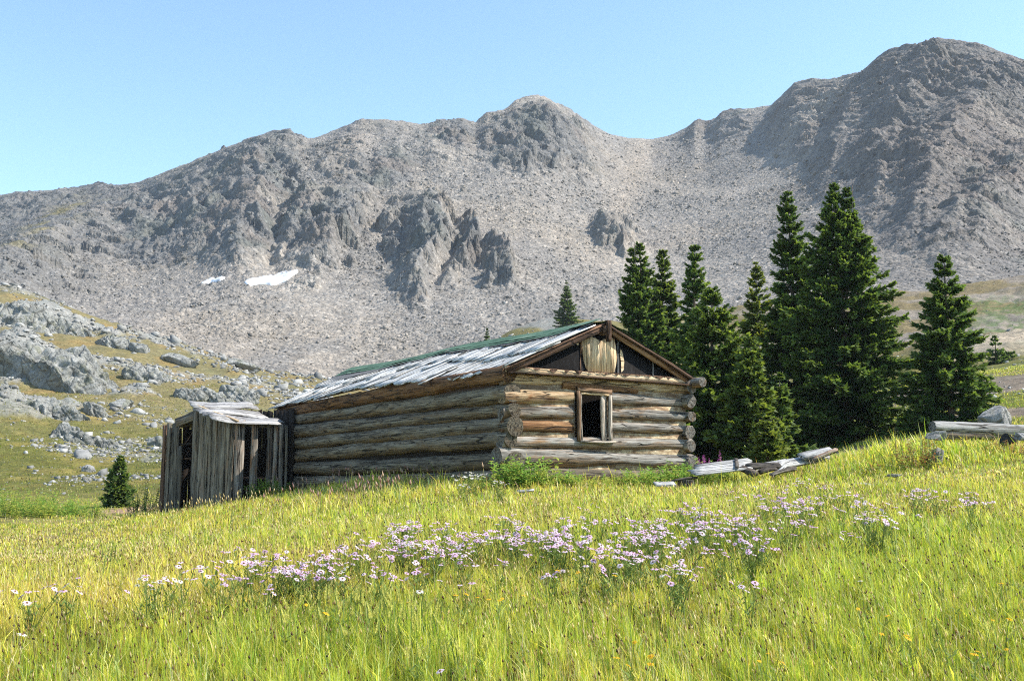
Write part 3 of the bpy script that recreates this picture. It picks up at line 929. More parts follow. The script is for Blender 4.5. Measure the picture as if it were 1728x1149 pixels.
# right and rear walls
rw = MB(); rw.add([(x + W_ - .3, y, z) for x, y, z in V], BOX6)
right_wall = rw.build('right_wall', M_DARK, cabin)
for i, (z, r0, r1) in enumerate([(2.12, .14, .14)] + [(z - .02, r * .80, r * .86) for z, r, _ in SROWS[:-1]]):
    log('log', (W_ - .07, -.04 - RNG.uniform(0, .09), z), (W_ - .08, L_ + .2, z - .08), r0, r1, M_LOG_FRONT, right_wall, wob=.014)
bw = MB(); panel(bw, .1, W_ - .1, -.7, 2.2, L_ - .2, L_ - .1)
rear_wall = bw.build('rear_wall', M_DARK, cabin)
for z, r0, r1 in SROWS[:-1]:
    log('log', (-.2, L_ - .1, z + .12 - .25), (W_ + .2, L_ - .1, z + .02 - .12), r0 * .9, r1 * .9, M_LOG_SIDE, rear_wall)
fl = MB(); fl.add([(.1, .1, .0), (W_ - .1, .1, .0), (W_ - .1, L_ - .1, -.1), (.1, L_ - .1, -.1)], [(0, 1, 2, 3)])
fl.build('earth_floor', M_EARTH, cabin)

# window frame
win = empty('window', (0, 0, 0), 0, cabin)
slab('jamb', (wx0 + .02, -.06, wz0 - .02), (wx0 + .015, -.06, wz1 + .05), .06, .05, (1, 0, 0), M_BROWNBOARD, win)
slab('jamb', (wx0 + .085, .03, wz0 + .0), (wx0 + .08, .03, wz1), .03, .2, (1, 0, 0), M_FRAME, win)
slab('jamb', (wx1 - .03, -.07, wz0 - .03), (wx1 - .03, -.07, wz1 - .0), .075, .05, (1, 0, 0), M_FRAME, win)
slab('jamb', (wx1 - .14, -.02, wz0 - .02), (wx1 - .17, -.02, wz1 - .0), .145, .045, (1, .25, 0), M_FRAME, win)
slab('sill', (wx0 + .05, -.06, wz0 - .035), (wx1 + .06, -.06, wz0 - .02), .16, .04, (0, 1, 0), M_FRAME, win)
slab('head', (wx0 + .02, -.03, wz1 + .075), (wx1 + .02, -.03, wz1 + .055), .09, .10, (0, 0, 1), M_BROWNBOARD, win)
slab('head', (wx0 + .08, -.05, wz1 + .005), (wx1 - .06, -.05, wz1 - .005), .035, .06, (0, 0, 1), M_PALE, win)

# gable
gz_b = 2.20
gb = MB()
gx0, gx1 = .12, W_ - .12


def roof_z(x):
    return APEX - abs(x - W_ / 2) * SL


def gable_z(x): return roof_z(x) - .10


gpts = [(gx0, gz_b), (gx1, gz_b), (gx1, gable_z(gx1)), (W_ / 2, gable_z(W_ / 2)), (gx0, gable_z(gx0))]
Vg = [(x, .06, z) for x, z in gpts] + [(x, .12, z) for x, z in gpts]
gb.add(Vg, [(0, 1, 2, 4), (6, 5, 9, 7), (0, 5, 6, 1), (1, 6, 7, 2), (4, 9, 5, 0)], [(4, 2, 3), (7, 9, 8), (2, 7, 8), (2, 8, 3), (3, 8, 9), (3, 9, 4)])
gable = gb.build('gable', M_TAR, cabin)
# pale boards laid bare where the tar paper is torn
hole = [(1.80, 2.98), (1.83, 2.55), (1.90, 2.36), (2.02, 2.25), (2.56, 2.25), (2.64, 2.38), (2.67, 2.72), (2.62, 3.0), (2.50, 3.06), (2.42, 2.98), (2.25, 2.93), (2.05, 3.0), (1.95, 3.05)]
for bx0, bx1 in ((1.80, 1.995), (2.0, 2.215), (2.22, 2.405), (2.415, 2.68)):
    zs = []
    xs = np.linspace(bx0, bx1, 9)
    for xx in xs:
        hits = []
        for (ax, az), (cx_, cz_) in zip(hole, hole[1:] + hole[:1]):
            if (ax - xx) * (cx_ - xx) <= 0 and ax != cx_:
                hits.append(az + (cz_ - az) * (xx - ax) / (cx_ - ax))
        zs.append((min(hits), max(hits)) if len(hits) > 1 else (2.6, 2.62))
    V = []
    for xx, (za, zb_) in zip(xs, zs):
        V += [(za, xx, .0), (zb_ + RNG.normal(0, .012), xx, .0), (za, xx, -.02), (zb_, xx, -.02)]
    q = []
    for k in range(8):
        a = k * 4
        q += [(a, a + 4, a + 5, a + 1), (a + 1, a + 5, a + 7, a + 3), (a + 2, a, a + 1, a + 3), (a + 4, a, a + 2, a + 6), (a + 3, a + 7, a + 6, a + 2)]
    mb = MB(); mb.add(V, q, c=RNG.uniform(.3, .9, 3))
    o = mb.build('pale_board', M_PALE, gable)
    # local x up the board, local y across
    o.rotation_euler = Matrix(((0, 1, 0), (0, 0, -1), (1, 0, 0))).transposed().to_euler() if False else Matrix(((0, 1, 0), (0, 0, 1), (1, 0, 0))).to_euler()
    o.location = (0, .050, 0)
tr = MB(); tr.add([(2.80, .05, 2.32), (2.86, .05, 2.38), (2.88, .05, 2.55), (2.83, .05, 2.75), (2.79, .05, 2.80), (2.77, .05, 2.7), (2.80, .05, 2.52),
                   (2.80, .07, 2.32), (2.86, .07, 2.38), (2.88, .07, 2.55), (2.83, .07, 2.75), (2.79, .07, 2.80), (2.77, .07, 2.7), (2.80, .07, 2.52)],
                  [(0, 1, 2, 6), (2, 3, 5, 6)], [(3, 4, 5)], c=(.6, .4, .2))
tr.build('torn_strip', M_PALE, gable)
tr = MB(); tr.add([(1.66, .05, 2.84), (1.72, .05, 2.80), (1.74, .05, 2.92), (1.69, .05, 2.96)], [(0, 1, 2, 3)], c=(.6, .4, .2)); tr.build('torn_strip', M_PALE, gable)
for bx, bz in ((1.77, 3.0), (2.71, 3.0), (3.62, 2.62)):
    slab('batten', (bx, .045, 2.21), (bx + .01, .045, min(bz, gable_z(bx) - .02)), .022, .02, (1, 0, 0), M_UNDER if bx > 2 else M_DARKWOOD, gable)
# trim board at the foot of the gable with a ragged strip of dark dashes along its top
slab('trim_board', (-.05, -.005, 2.235), (W_ + .02, -.005, 2.215), .11, .05, (0, 0, 1), M_PALE, cabin)
tb = MB()
xs = [-.02]
while xs[-1] < W_: xs.append(xs[-1] + RNG.uniform(.03, .16))
Vt = []
for k, x in enumerate(xs):
    zb = 2.293 - (RNG.uniform(.02, .07) if k % 3 == 1 else RNG.uniform(.001, .012))
    Vt += [(x, -.045, 2.295), (x, -.045, zb), (x + .012, -.045, 2.295), (x + .012, -.045, zb + RNG.normal(0, .01)),
           (x, -.033, 2.295), (x, -.033, zb), (x + .012, -.033, 2.295), (x + .012, -.033, zb)]
q = []
for k in range(len(xs)):
    a = k * 8
    q += [(a + 1, a + 3, a + 2, a), (a + 5, a + 1, a, a + 4), (a + 3, a + 7, a + 6, a + 2)]
    if k: q += [(a - 8 + 3, a + 1, a, a - 8 + 2), (a - 8 + 7, a - 8 + 3, a + 1, a + 5)]
tb.add(Vt, q, c=(.5, .5, .5))
tb.build('trim_dashes', M_DARKWOOD, cabin)
slab('shelf_board', (-.02, -.08, 2.165), (W_ + .12, -.08, 2.135), .16, .025, (0, 1, 0), M_DARKWOOD, cabin)

# roof
roof = MB()
rng_y = (-.10, L_ + .25)


def sag(x, y):
    """height of the weathered roof: it sags along the eave and toward the far end"""
    e = np.clip((W_ / 2 - x) / 2.6, 0, 1)
    return roof_z(x) - .07 * e * math.sin(y * .55 + .5) - .12 * e * (y / L_) ** 2 - .03 * math.sin(y * .9)


# sheathing: closed boards below the bleached courses, both slopes
for s in (-1, 1):
    for i in range(58):
        y = rng_y[0] + .1 + i * .205
        xe = (-.06 if s < 0 else W_ + .14)
        xm = (W_ / 2 + xe) / 2
        p = [(W_ / 2, y), (xm, y), (xe, y)]
        V = []; 
        for (x, yy) in p:
            for dy in (-.10, .10):
                zz = sag(x, yy + dy)
                V += [(x, yy + dy, zz - .05), (x, yy + dy, zz - .02)]
        q = []
        for k in range(2):
            a = k * 4
            q += [(a + 1, a + 5, a + 7, a + 3), (a, a + 2, a + 6, a + 4), (a, a + 4, a + 5, a + 1), (a + 2, a + 3, a + 7, a + 6)]
        q += [(8, 10, 11, 9), (0, 1, 3, 2)]
        roof.add(V, q, c=RNG.uniform(0, 1, 3))
roof_o = roof.build('roof', M_DARKWOOD, cabin)
slab('ridge_beam', (W_ / 2 + .0, -.16, APEX - .16), (W_ / 2, L_ + .2, APEX - .2), .12, .17, (1, 0, 0), M_DARKWOOD, roof_o)
slab('ridge_post', (W_ / 2 + .03, -.14, APEX + .03), (W_ / 2 + .04, -.14, APEX - .40), .095, .07, (1, 0, 0), M_DARKWOOD, roof_o)
slab('rake_board', (W_ / 2 - .02, -.055, APEX - .12), (-.02, -.055, roof_z(-.02) - .12), .12, .04, (0, 0, 1), M_DARKWOOD, roof_o)
slab('rake_board', (W_ / 2 + .06, -.03, APEX - .14), (W_ + .12, -.03, roof_z(W_ + .12) - .13), .10, .04, (0, 0, 1), M_ORANGE, roof_o)
slab('rake_board', (W_ / 2 + .06, -.085, APEX - .055), (W_ + .25, -.085, roof_z(W_ + .25) - .05), .05, .05, (0, 0, 1), M_DARKWOOD, roof_o)
log('purlin', (W_ + .02, -.38, 2.20), (W_ + .02, 2., 2.2), .12, .12, M_LOG_FRONT, roof_o)

# bleached planks, two overlapping courses running down the slope; local x down the slope, local y along the ridge
SA = math.atan(SL)
RX = Vector((-math.cos(SA), 0, -math.sin(SA))); RY = Vector((0, -1, 0)); RN = RX.cross(RY)
RO = Vector((W_ / 2, 0, APEX))
SLEN = (W_ / 2) / math.cos(SA)


def loc_sag(u, y):
    x = W_ / 2 - u * math.cos(SA)
    return (sag(x, y) - roof_z(x)) * math.cos(SA)


def roof_plank(mb, u0, u1, y, wid, lift0, lift1, thick=.022, skew=0.):
    n = 6; V = []
    ja, jb = RNG.normal(0, .008, n + 1), RNG.normal(0, .008, n + 1)
    tl = RNG.normal(0, .010); e0, e1 = RNG.normal(0, .02, 2)
    cup = RNG.uniform(0, .012)
    for i in range(n + 1):
        t = i / n; u = u0 + (u1 - u0) * t; yy = y + skew * t
        b = loc_sag(u, yy) + lift0 + (lift1 - lift0) * t + cup * math.sin(t * 3.1)
        ua = u + (e0 if i == n else 0); ub = u + (e1 if i == n else 0)
        V += [(ua, -yy - wid / 2 + ja[i], b - tl), (ub, -yy + wid / 2 + jb[i], b + tl), (ub, -yy + wid / 2 + jb[i], b + tl - thick), (ua, -yy - wid / 2 + ja[i], b - tl - thick)]
    q = []
    for i in range(n):
        for k in range(4):
            a = i * 4 + k; b2 = i * 4 + (k + 1) % 4
            q.append((a, a + 4, b2 + 4, b2))
    q += [(0, 1, 2, 3), (n * 4 + 3, n * 4 + 2, n * 4 + 1, n * 4)]
    mb.add(V, q, c=RNG.uniform(0, 1, 3))


pl = MB()
y = rng_y[0]
while y < rng_y[1]:
    wd = RNG.uniform(.13, .21)
    far = y / L_
    end = SLEN + .10 + .10 * math.sin(y * 1.7) + RNG.normal(0, .07) - (.15 if y < .5 else 0) + .12 * far
    if RNG.random() > .035:
        roof_plank(pl, 1.15 + RNG.normal(0, .03), end, y + wd / 2, wd * .93, .012, .02 + RNG.uniform(0, .02), skew=.02 + RNG.normal(0, .02))
    y += wd
y = rng_y[0]
while y < rng_y[1]:
    wd = RNG.uniform(.13, .21)
    end = 1.52 + .22 * math.sin(y * .8 + 1) + RNG.normal(0, .07)
    if RNG.random() > .06:
        roof_plank(pl, .25, end, y + wd / 2, wd * .93, .035, .052 + RNG.uniform(0, .02), skew=RNG.normal(0, .02))
    y += wd
for _ in range(10):      # loose boards slipped out of place
    yy = RNG.uniform(1, L_ - 1); u = RNG.uniform(.9, 1.9)
    roof_plank(pl, u, u + RNG.uniform(.7, 1.2), yy, .13, .065, .075, skew=RNG.normal(0, .14))
planks = boards_object('roof_planks', RX, RY, RO, M_PLANK_WHITE, roof_o, pl)

# green roll roofing along the ridge with a torn lower edge, in three lapped strips
gr_ = MB(); un = MB()


def sheet(mb, u0f, u1f, lift, ny=150, nu=8, ya=rng_y[0], yb_=rng_y[1], sgn=1):
    V = []
    ys = np.linspace(ya, yb_, ny)
    for yy in ys:
        a, b = u0f(yy), u1f(yy)
        for j in range(nu + 1):
            u = a + (b - a) * j / nu
            V.append((u, -yy, loc_sag(u, yy) + lift + .012 * math.sin(yy * 2.3 + u * 4) * (j / nu) + RNG.normal(0, .002)))
    m = nu + 1; q = []
    for i in range(ny - 1):
        for j in range(nu):
            a = i * m + j; q.append((a, a + 1, a + m + 1, a + m))
    mb.add(V, q)


rag = lambda yy: .05 * math.sin(yy * 3.1) + .03 * math.sin(yy * 7.7 + 1) + RNG.normal(0, .012)
sheet(un, lambda yy: .4, lambda yy: .64 + .16 * sstep(5, 9, yy) + .35 * sstep(8.6, 10, yy) + rag(yy) - .35 * (1 - sstep(-.3, 1.2, yy)), .075)
sheet(gr_, lambda yy: .30, lambda yy: .56 + .05 * sstep(4, 9, yy) + .4 * rag(yy) - .38 * (1 - sstep(-.3, 1.0, yy)), .088)
sheet(gr_, lambda yy: 0., lambda yy: .42 + .3 * rag(yy) - .1 * (1 - sstep(-.3, .6, yy)), .100)
boards_object('underlay_felt', RX, RY, RO, M_UNDER, roof_o, un)
boards_object('green_roofing', RX, RY, RO, M_GREEN, roof_o, gr_)
RX2 = Vector((math.cos(SA), 0, -math.sin(SA)))
g2 = MB()
V = []; q = []
ys = np.linspace(rng_y[0], rng_y[1], 90)
for i, yy in enumerate(ys):
    for j in range(8):
        u = (SLEN + .12) * j / 7 + (.02 * math.sin(yy * 5) if j == 7 else 0)
        V.append((u, yy, .03 + .012 * math.sin(yy * 3 + u * 3) + RNG.normal(0, .003)))
for i in range(len(ys) - 1):
    for j in range(7):
        a = i * 8 + j; q.append((a + 8, a + 9, a + 1, a))
g2.add(V, q)
boards_object('green_roofing', RX2, Vector((0, 1, 0)), RO, M_GREEN, roof_o, g2)

# ================================================================ BOARD SHED leaning at the far end of the long wall
K = Vector(at(391, 842, 28.6)); K.z = EYE - .40
phi = math.radians(40)
B = Vector((-math.cos(phi), math.sin(phi), 0))            # along the board wall, away to the left
C = D2.copy()                                              # along the open slatted wall, toward the cabin
shed = tag(empty('board_shed', K), 'small leaning shed of grey vertical boards with gaps, built against the cabin wall', 'shed')
M_PLANK_SHED = wood_mat('silver shed roof board', (.14, .13, .12), (.36, .345, .33), (.52, .50, .48), (.20, .17, .15), .1, along=.6, across=18, rough=.7, vary=.4)


def shed_wall(name, d, specs, mat, z_off=0.):
    """vertical boards (start, width, bottom, top, lean) along direction d; local x up"""
    mb = MB()
    for s, wd, z0, z1, ln in specs:
        board(mb, (z0, s + wd / 2, 0 + RNG.normal(0, .010)), (z1, s + wd / 2 + ln, RNG.normal(0, .010)), wd * .93, .025, (0, 1, 0), rnd=.02, warp=.014, ragged=.03)
    x = Vector((0, 0, 1)); y = d
    R = Matrix((x, y, x.cross(y))).transposed()
    o = mb.build(name, mat, shed); o.rotation_euler = R.to_euler(); o.location = (0, 0, z_off)
    return o


TB = 1.83
spB = []; s = 0.
while s < TB - .04:
    wd = RNG.uniform(.15, .27)
    if s + wd > TB - .08: wd = TB - s
    spB.append((s, wd, -.5, 1.98 + (s + wd / 2) / TB * .50 + RNG.normal(0, .012), -.02 + RNG.normal(0, .012))); s += wd
shed_wall('board_wall', B, spB, M_PLANK_GREY)
shed_wall('board_wall', B, [(2.46, .36, -.75, 2.06, 0), (2.83, .17, -.8, 1.98, .01), (2.24, .2, -.75, 1.38, .02)], M_PLANK_GREY)
wl = B * 3.10
slab('corner_post', wl + Vector((0, 0, -.9)), wl + Vector((0, 0, 1.97)), .13, .10, B, M_DARKWOOD, shed)
slab('wall_beam', B * 1.75 + Vector((0, .06, 2.20)), B * 2.6 + Vector((0, .06, 2.00)), .24, .06, (0, 0, 1), M_PLANK_LIT, shed)
slab('rail', B * 1.8 + Vector((0, .12, 1.45)), B * 2.6 + Vector((0, .12, 1.43)), .04, .04, (0, 0, 1), M_DARK, shed)
slab('rail', B * 1.8 + Vector((0, .12, 1.05)), B * 2.6 + Vector((0, .12, 1.04)), .04, .04, (0, 0, 1), M_DARKWOOD, shed)
spC = [(0, .27, -.5, 1.97, .03), (.46, .21, -.5, 1.94, -.01), (.89, .165, -.45, 1.92, .0), (1.06, .14, -.45, 1.92, .0), (1.21, .13, -.45, 1.91, .01)]
shed_wall('slat_wall', C, spC, M_PLANK_LIT)
slab('slat_post', C * 1.38 + Vector((.03, .03, -.5)), C * 1.38 + Vector((.03, .03, 1.9)), .06, .06, C, M_PLANK_GREY, shed)
slab('lintel', Vector((.02, .03, 1.90)), C * 1.4 + Vector((.02, .03, 1.84)), .09, .05, (0, 0, 1), M_PLANK_LIT, shed)
slab('rail', Vector((0, .10, .55)), C * 1.4 + Vector((0, .10, .5)), .05, .04, (0, 0, 1), M_DARKWOOD, shed)
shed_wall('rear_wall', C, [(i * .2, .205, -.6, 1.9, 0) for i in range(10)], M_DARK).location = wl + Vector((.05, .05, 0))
shed_wall('inner_wall', B, [(i * .22, .225, -.6, 2.32, 0) for i in range(15)], M_DARK).location = C * 1.62  # near black colour stands in for the shade behind the gaps
# roof: wide boards laid along the ridge, overlapping down the slope, with ragged ends
pk = B * 1.86 + Vector((0, 0, 2.53))
dn = (Vector((0, 0, 1.99)) - B * .12) - pk
L0 = dn.length
mb = MB()
nb = 7
for i in range(nb):
    v0 = -.04 + (L0 + .06) * i / nb; wd = (L0 + .06) / nb * 1.16
    f = i / (nb - 1)
    x0 = -.10 - .06 * RNG.random() + .05 * f; x1 = 1.66 + RNG.normal(0, .05) + (.12 if i in (nb - 1, nb - 2) else 0)
    n = 9; Vv_ = []
    e0, e1 = RNG.normal(0, .03, 2)
    for j in range(n + 1):
        t = j / n; u = x0 + (x1 - x0) * t
        lift = .045 + .028 * (i % 2) - .06 * math.sin(f * 3.14) + RNG.normal(0, .004) - .10 * t * f - .03 * math.sin(t * 5 + i)
        ea, eb = (e0, -e0) if j == 0 else ((e1, -e1) if j == n else (0, 0))
        r0, r1 = RNG.normal(0, .008, 2)
        Vv_ += [(u + ea, v0 + r0, lift), (u + eb, v0 + wd + r1, lift - .02), (u + eb, v0 + wd + r1, lift - .045), (u + ea, v0 + r0, lift - .025)]
    q = []
    for a0 in range(n):
        for k_ in range(4):
            a = a0 * 4 + k_; b2 = a0 * 4 + (k_ + 1) % 4
            q.append((a, a + 4, b2 + 4, b2))
    q += [(0, 1, 2, 3), (n * 4 + 3, n * 4 + 2, n * 4 + 1, n * 4)]
    mb.add([(x, -y, z) for x, y, z in Vv_], q, c=RNG.uniform(0, 1, 3))
sroof = boards_object('shed_roof', C, -dn, pk, M_PLANK_SHED, shed, mb)
mb = MB()
board(mb, (0, 0, 0), (L0 * 1.03, 0, 0), .05, .04, (0, 0, 1), c=(.7, .5, .3))
boards_object('rake_board', dn, (0, 0, 1), pk + Vector((0, -.06, -.02)), M_PALE, shed, mb)
mb = MB()
dn2 = (B * 3.2 + Vector((0, 0, 1.97))) - (B * 1.9 + Vector((0, 0, 2.22)))
for i in range(6):
    board(mb, (0, .3 + i * .22, 0), (dn2.length, .3 + i * .22, 0), .2, .025, (0, 1, 0))
boards_object('shed_roof', dn2, C, B * 1.9 + Vector((0, 0, 2.22)), M_PLANK_GREY, shed, mb)
# ================================================================ SPRUCES
def mat_needles():
    m = NT('spruce needles'); a = m.attr()
    dif = m.n('BsdfPrincipled', {'Base Color': a, 'Roughness': .65, 'Specular IOR Level': .25}).outputs[0]
    tr = m.n('BsdfTranslucent', {'Color': m.mix(a, (1.5, 1.5, .7), 1., 'MULTIPLY')}).outputs[0]
    return m.surf(m.n('MixShader', {0: .36, 1: dif, 2: tr}).outputs[0])


def mat_bark():
    m = NT('spruce bark'); O = m.objco(); n = m.noise(m.scale(O, (6, 6, 1.5)), 3, 5, .65)
    return m.surf(m.principled(m.ramp(n, [(.3, (.05, .038, .028)), (.7, (.17, .14, .115))]), .95, m.bump(n, .8, .03), .1))


M_NEEDLE, M_BARK = mat_needles(), mat_bark()


def spruce(H, R, seed, twin=0., low=.04, dens=1., sparse=0., hue=0., shape=.85, name='spruce_tree', cell=1.):
    """tapered trunk; limbs in loose whorls, each hung with twigs of needles"""
    g = np.random.default_rng(seed)
    root = empty(name)
    mb = MB()
    bend = g.normal(0, .02 * H, 2)
    tz = np.linspace(-.4, H * .97, 12)
    rb = .012 * H + .035
    tube(mb, [(bend[0] * (z / H) ** 2, bend[1] * (z / H) ** 2, z) for z in tz], [max(.012, rb * (1 - max(z, 0) / H) + .008) for z in tz], 8, wob=.05)
    V, Q, C = [], [], []
    nv = 0
    axes = [(0., 0., H, R, 0.)]
    if twin:
        axes.append((twin, .25 * twin, H * g.uniform(.97, 1.0), R * .7, H * .62))
        x, y = twin, .25 * twin
        tube(mb, [(x * t ** .5, y * t, H * (.5 + .48 * t)) for t in np.linspace(0, 1, 6)], [max(.012, .008 * H * (1 - t)) for t in np.linspace(0, 1, 6)], 6)
    lobes = g.uniform(0, 6.28, 5)
    limbs = mb
    for ax, ay, AH, AR, z0 in axes:
        zs = []
        z = max(z0, low * AH)
        step = .125 * cell
        while z < AH * .985:
            nb = max(3, int(g.integers(5, 8) * dens * (1 if z < AH * .85 else .8)))
            zs += [(z + g.normal(0, .06), nb)]
            z += step * g.uniform(.7, 1.3) * (1.0 if z < AH * .9 else .7)
        for z, nb in zs:
            t = np.clip(z / AH, 0, 1)
            prof = (1 - t) ** (shape + .25 * t) * (1 - .35 * np.exp(-(t / .06) ** 2))
            if z0: prof *= 1
            a0 = g.uniform(0, 6.28)
            for b in range(nb):
                a = a0 + b * 6.283 / nb + g.normal(0, .25)
                gap = float(perlin(np.array([math.cos(a) * 1.6 + seed]), np.array([math.sin(a) * 1.6 + z * .9]), seed)[0])
                if gap < -.44 and t < .9: continue
                lobe = 1 + .10 * math.sin(3 * a + lobes[0] + 5 * t) + .08 * math.sin(2 * a + lobes[1] - 9 * t) + .10 * math.sin(t * 30 + lobes[2] + a)
                L = AR * prof * lobe * g.uniform(.62, 1.06) + .06 + .05 * (1 - t)
                L *= 1 + .35 * gap
                dead = g.random() < .035 + .1 * sparse and t < .7
                if g.random() < .06 + sparse: L *= g.uniform(.3, .6)
                up = (.55 * t ** 1.3 - .22 * (1 - t)) + g.normal(0, .09)
                n = max(3, int(L / .16))
                d = np.array([math.cos(a), math.sin(a), 0]); sd = np.array([-math.sin(a), math.cos(a), 0])
                s = (np.arange(n + 1) / n)
                bx = bend[0] * t * t + ax * (1 if z > z0 else 0); by = bend[1] * t * t + ay
                curve = up * s * L - .16 * L * s ** 2 * (1 - t) + .13 * L * s ** 4
                P = np.array([bx, by, z]) + d * (s * L)[:, None] + np.array([0, 0, 1.]) * curve[:, None] + sd * (.05 * L * g.normal() * s ** 2)[:, None]
                tube(limbs, P[::max(1, n // 3)], np.linspace(.012 + .008 * L, .004, len(P[::max(1, n // 3)])), 4, cap=False)
                if dead: continue
                # twigs
                m = int((16 + L * 60) * dens * (1 - .6 * sparse) / cell)
                ss = g.uniform(.10, 1.0, m) ** .75
                base = np.stack([np.interp(ss, s, P[:, i]) for i in range(3)], 1)
                tl = (.13 + .30 * L * (1 - ss) * .55 + .05) * g.uniform(.6, 1.25, m)
                tl = np.minimum(tl, .42) * (.45 + .55 * min(1, (1 - t) * 3))
                sg = np.where(g.random(m) < .5, -1, 1)
                fa = g.uniform(.15, 1.15, m)
                dr = np.cos(fa)[:, None] * d + (np.sin(fa) * sg)[:, None] * sd
                dr[:, 2] += g.normal(-.28, .38, m) + .5 * t
                dr /= np.linalg.norm(dr, axis=1)[:, None]
                tip = base + dr * tl[:, None]
                rv = g.normal(0, 1, (m, 3)); rv[:, 2] += .9 * np.sign(rv[:, 2])
                wv = np.cross(dr, rv); wv /= np.linalg.norm(wv, axis=1)[:, None]
                wd = ((.034 + .026 * g.random(m)) * cell ** .7 + .05 * tl) * (.6 + .4 * min(1, (1 - t) * 4))
                mid = base + dr * (tl * .5)[:, None] + np.array([0, 0, -.012])
                quad = np.stack([base - dr * .02, mid + wv * wd[:, None], tip, mid - wv * wd[:, None]], 1)
                V.append(quad.reshape(-1, 3))
                young = np.clip((ss - .45) * 1.5, 0, 1) * g.uniform(.1, 1, m)
                sh = g.uniform(.6, 1.35, m)
                cb = np.array([.064, .115, .038])[None] * sh[:, None]
                ct = np.array([.22, .28, .055])[None] * sh[:, None]
                c0 = cb + (ct - cb) * (young * .5)[:, None]; c1 = cb + (ct - cb) * np.clip(young * 1.2, 0, 1)[:, None]
                if hue: 
                    c0 = c0 * np.array([1 + hue, 1 + .35 * hue, 1]); c1 = c1 * np.array([1 + hue, 1 + .35 * hue, 1])
                C.append(np.stack([c0, (c0 + c1) / 2, c1, (c0 + c1) / 2], 1).reshape(-1, 3))
                nv += 4 * m
    V = np.concatenate(V); C = np.concatenate(C)
    q = np.arange(len(V)).reshape(-1, 4)
    crown = mesh_np('crown', V, q, None, M_NEEDLE, root, C)
    limbs.build('trunk', M_BARK, root)
    return root


# px centre, py base, py top, half width px, forward distance, label, options
TREES = [
    (1432, 728, 302, 122, 36, 'tallest and widest dark spruce, double topped, right of the cabin', dict(twin=.42, hue=.0, shape=.78, cell=.8)),
    (1346, 712, 322, 70, 39, 'tall narrow spruce standing just left of the widest double topped spruce', dict(shape=.62, sparse=.05, cell=.85)),
    (1283, 735, 437, 50, 42, 'thin sparse spruce with an open crown left of the tall narrow one', dict(shape=.6, sparse=.3, hue=.45)),
    (1172, 770, 408, 74, 36, 'slender spruce with a pointed top rising just right of the cabin gable', dict(shape=.72)),
    (1205, 790, 480, 92, 31, 'broad green spruce right beside the cabin wall in front of the slender one', dict(shape=.62, hue=.12, cell=.8)),
    (1088, 740, 402, 82, 44, 'spruce behind the cabin roof with a forked top, left of its twin', dict(twin=-.35, shape=.72)),
    (1118, 740, 414, 62, 45, 'narrow spruce behind the right roof slope, crowded against the fork topped spruce', dict(shape=.65, hue=.15)),
    (1268, 790, 562, 62, 29, 'mid sized spruce with a thin grey stem in front of the sparse spruce', dict(shape=.7, sparse=.12, hue=.2, cell=.8)),
    (1312, 785, 630, 48, 29.5, 'low dark spruce at the foot of the tall spruces beside the sunny gap', dict(shape=.8, hue=.1)),
    (1296, 786, 704, 26, 25, 'small olive spruce sapling behind the fallen bleached boards', dict(shape=.7, hue=.35, cell=.7)),
    (1605, 704, 424, 76, 33, 'solitary conical spruce behind the fallen log on the right', dict(shape=.72, low=.02, cell=.8)),
    (1682, 627, 566, 17, 62, 'little spruce on the slope right of the solitary conical spruce', dict(shape=.7, cell=1.5)),
    (1704, 630, 590, 12, 63, 'smallest bushy spruce at the right edge beside the little one', dict(shape=.6, cell=1.5)),
    (198, 845, 768, 22, 39, 'small blue green spruce alone left of the board shed', dict(shape=.9, low=.01, cell=.6, dens=.9)),
    (958, 552, 472, 26, 150, 'distant spruce standing on the knoll behind the cabin roof ridge', dict(shape=.85, cell=2.0, dens=1.6)),
    (821, 580, 552, 11, 150, 'tiny distant spruce peeping over the green edge of the cabin roof', dict(shape=.85, cell=2.0, dens=1.6)),
]
for i, (px, pb, ptop, hw, Y, lab, kw) in enumerate(TREES):
    x, y, z = at(px, pb, Y)
    zg = float(gz(np.array([x]), np.array([y]))[0])
    ztop = at(px, ptop, Y)[2]
    H = ztop - zg; R = hw / F * Y * 1.16
    o = spruce(H, R, 100 + i, **kw)
    o.location = (x, y, zg - .05); o.rotation_euler = (0, 0, RNG.uniform(-.3, .3))
    tag(o, lab, 'spruce tree', 'spruce trees around the cabin')
# ================================================================ MEADOW GRASS (uncountable: one object of blades and seed stalks)
def mat_blade():
    m = NT('meadow blades'); a = m.attr()
    d = m.n('BsdfPrincipled', {'Base Color': a, 'Roughness': .45, 'Specular IOR Level': .35}).outputs[0]
    t = m.n('BsdfTranslucent', {'Color': m.mix(a, (1.35, 1.3, .8), 1., 'MULTIPLY')}).outputs[0]
    return m.surf(m.n('MixShader', {0: .45, 1: d, 2: t}).outputs[0])


M_BLADE = mat_blade()
_cab_o = np.array([CORNER.x, CORNER.y]); _d2 = np.array([D2.x, D2.y]); _d1 = np.array([D1.x, D1.y])


def cabin_local(x, y):
    p = np.stack([x - _cab_o[0], y - _cab_o[1]], -1)
    return p @ _d2, p @ _d1


_kb = np.array([K.x, K.y]); _bd = np.array([B.x, B.y])


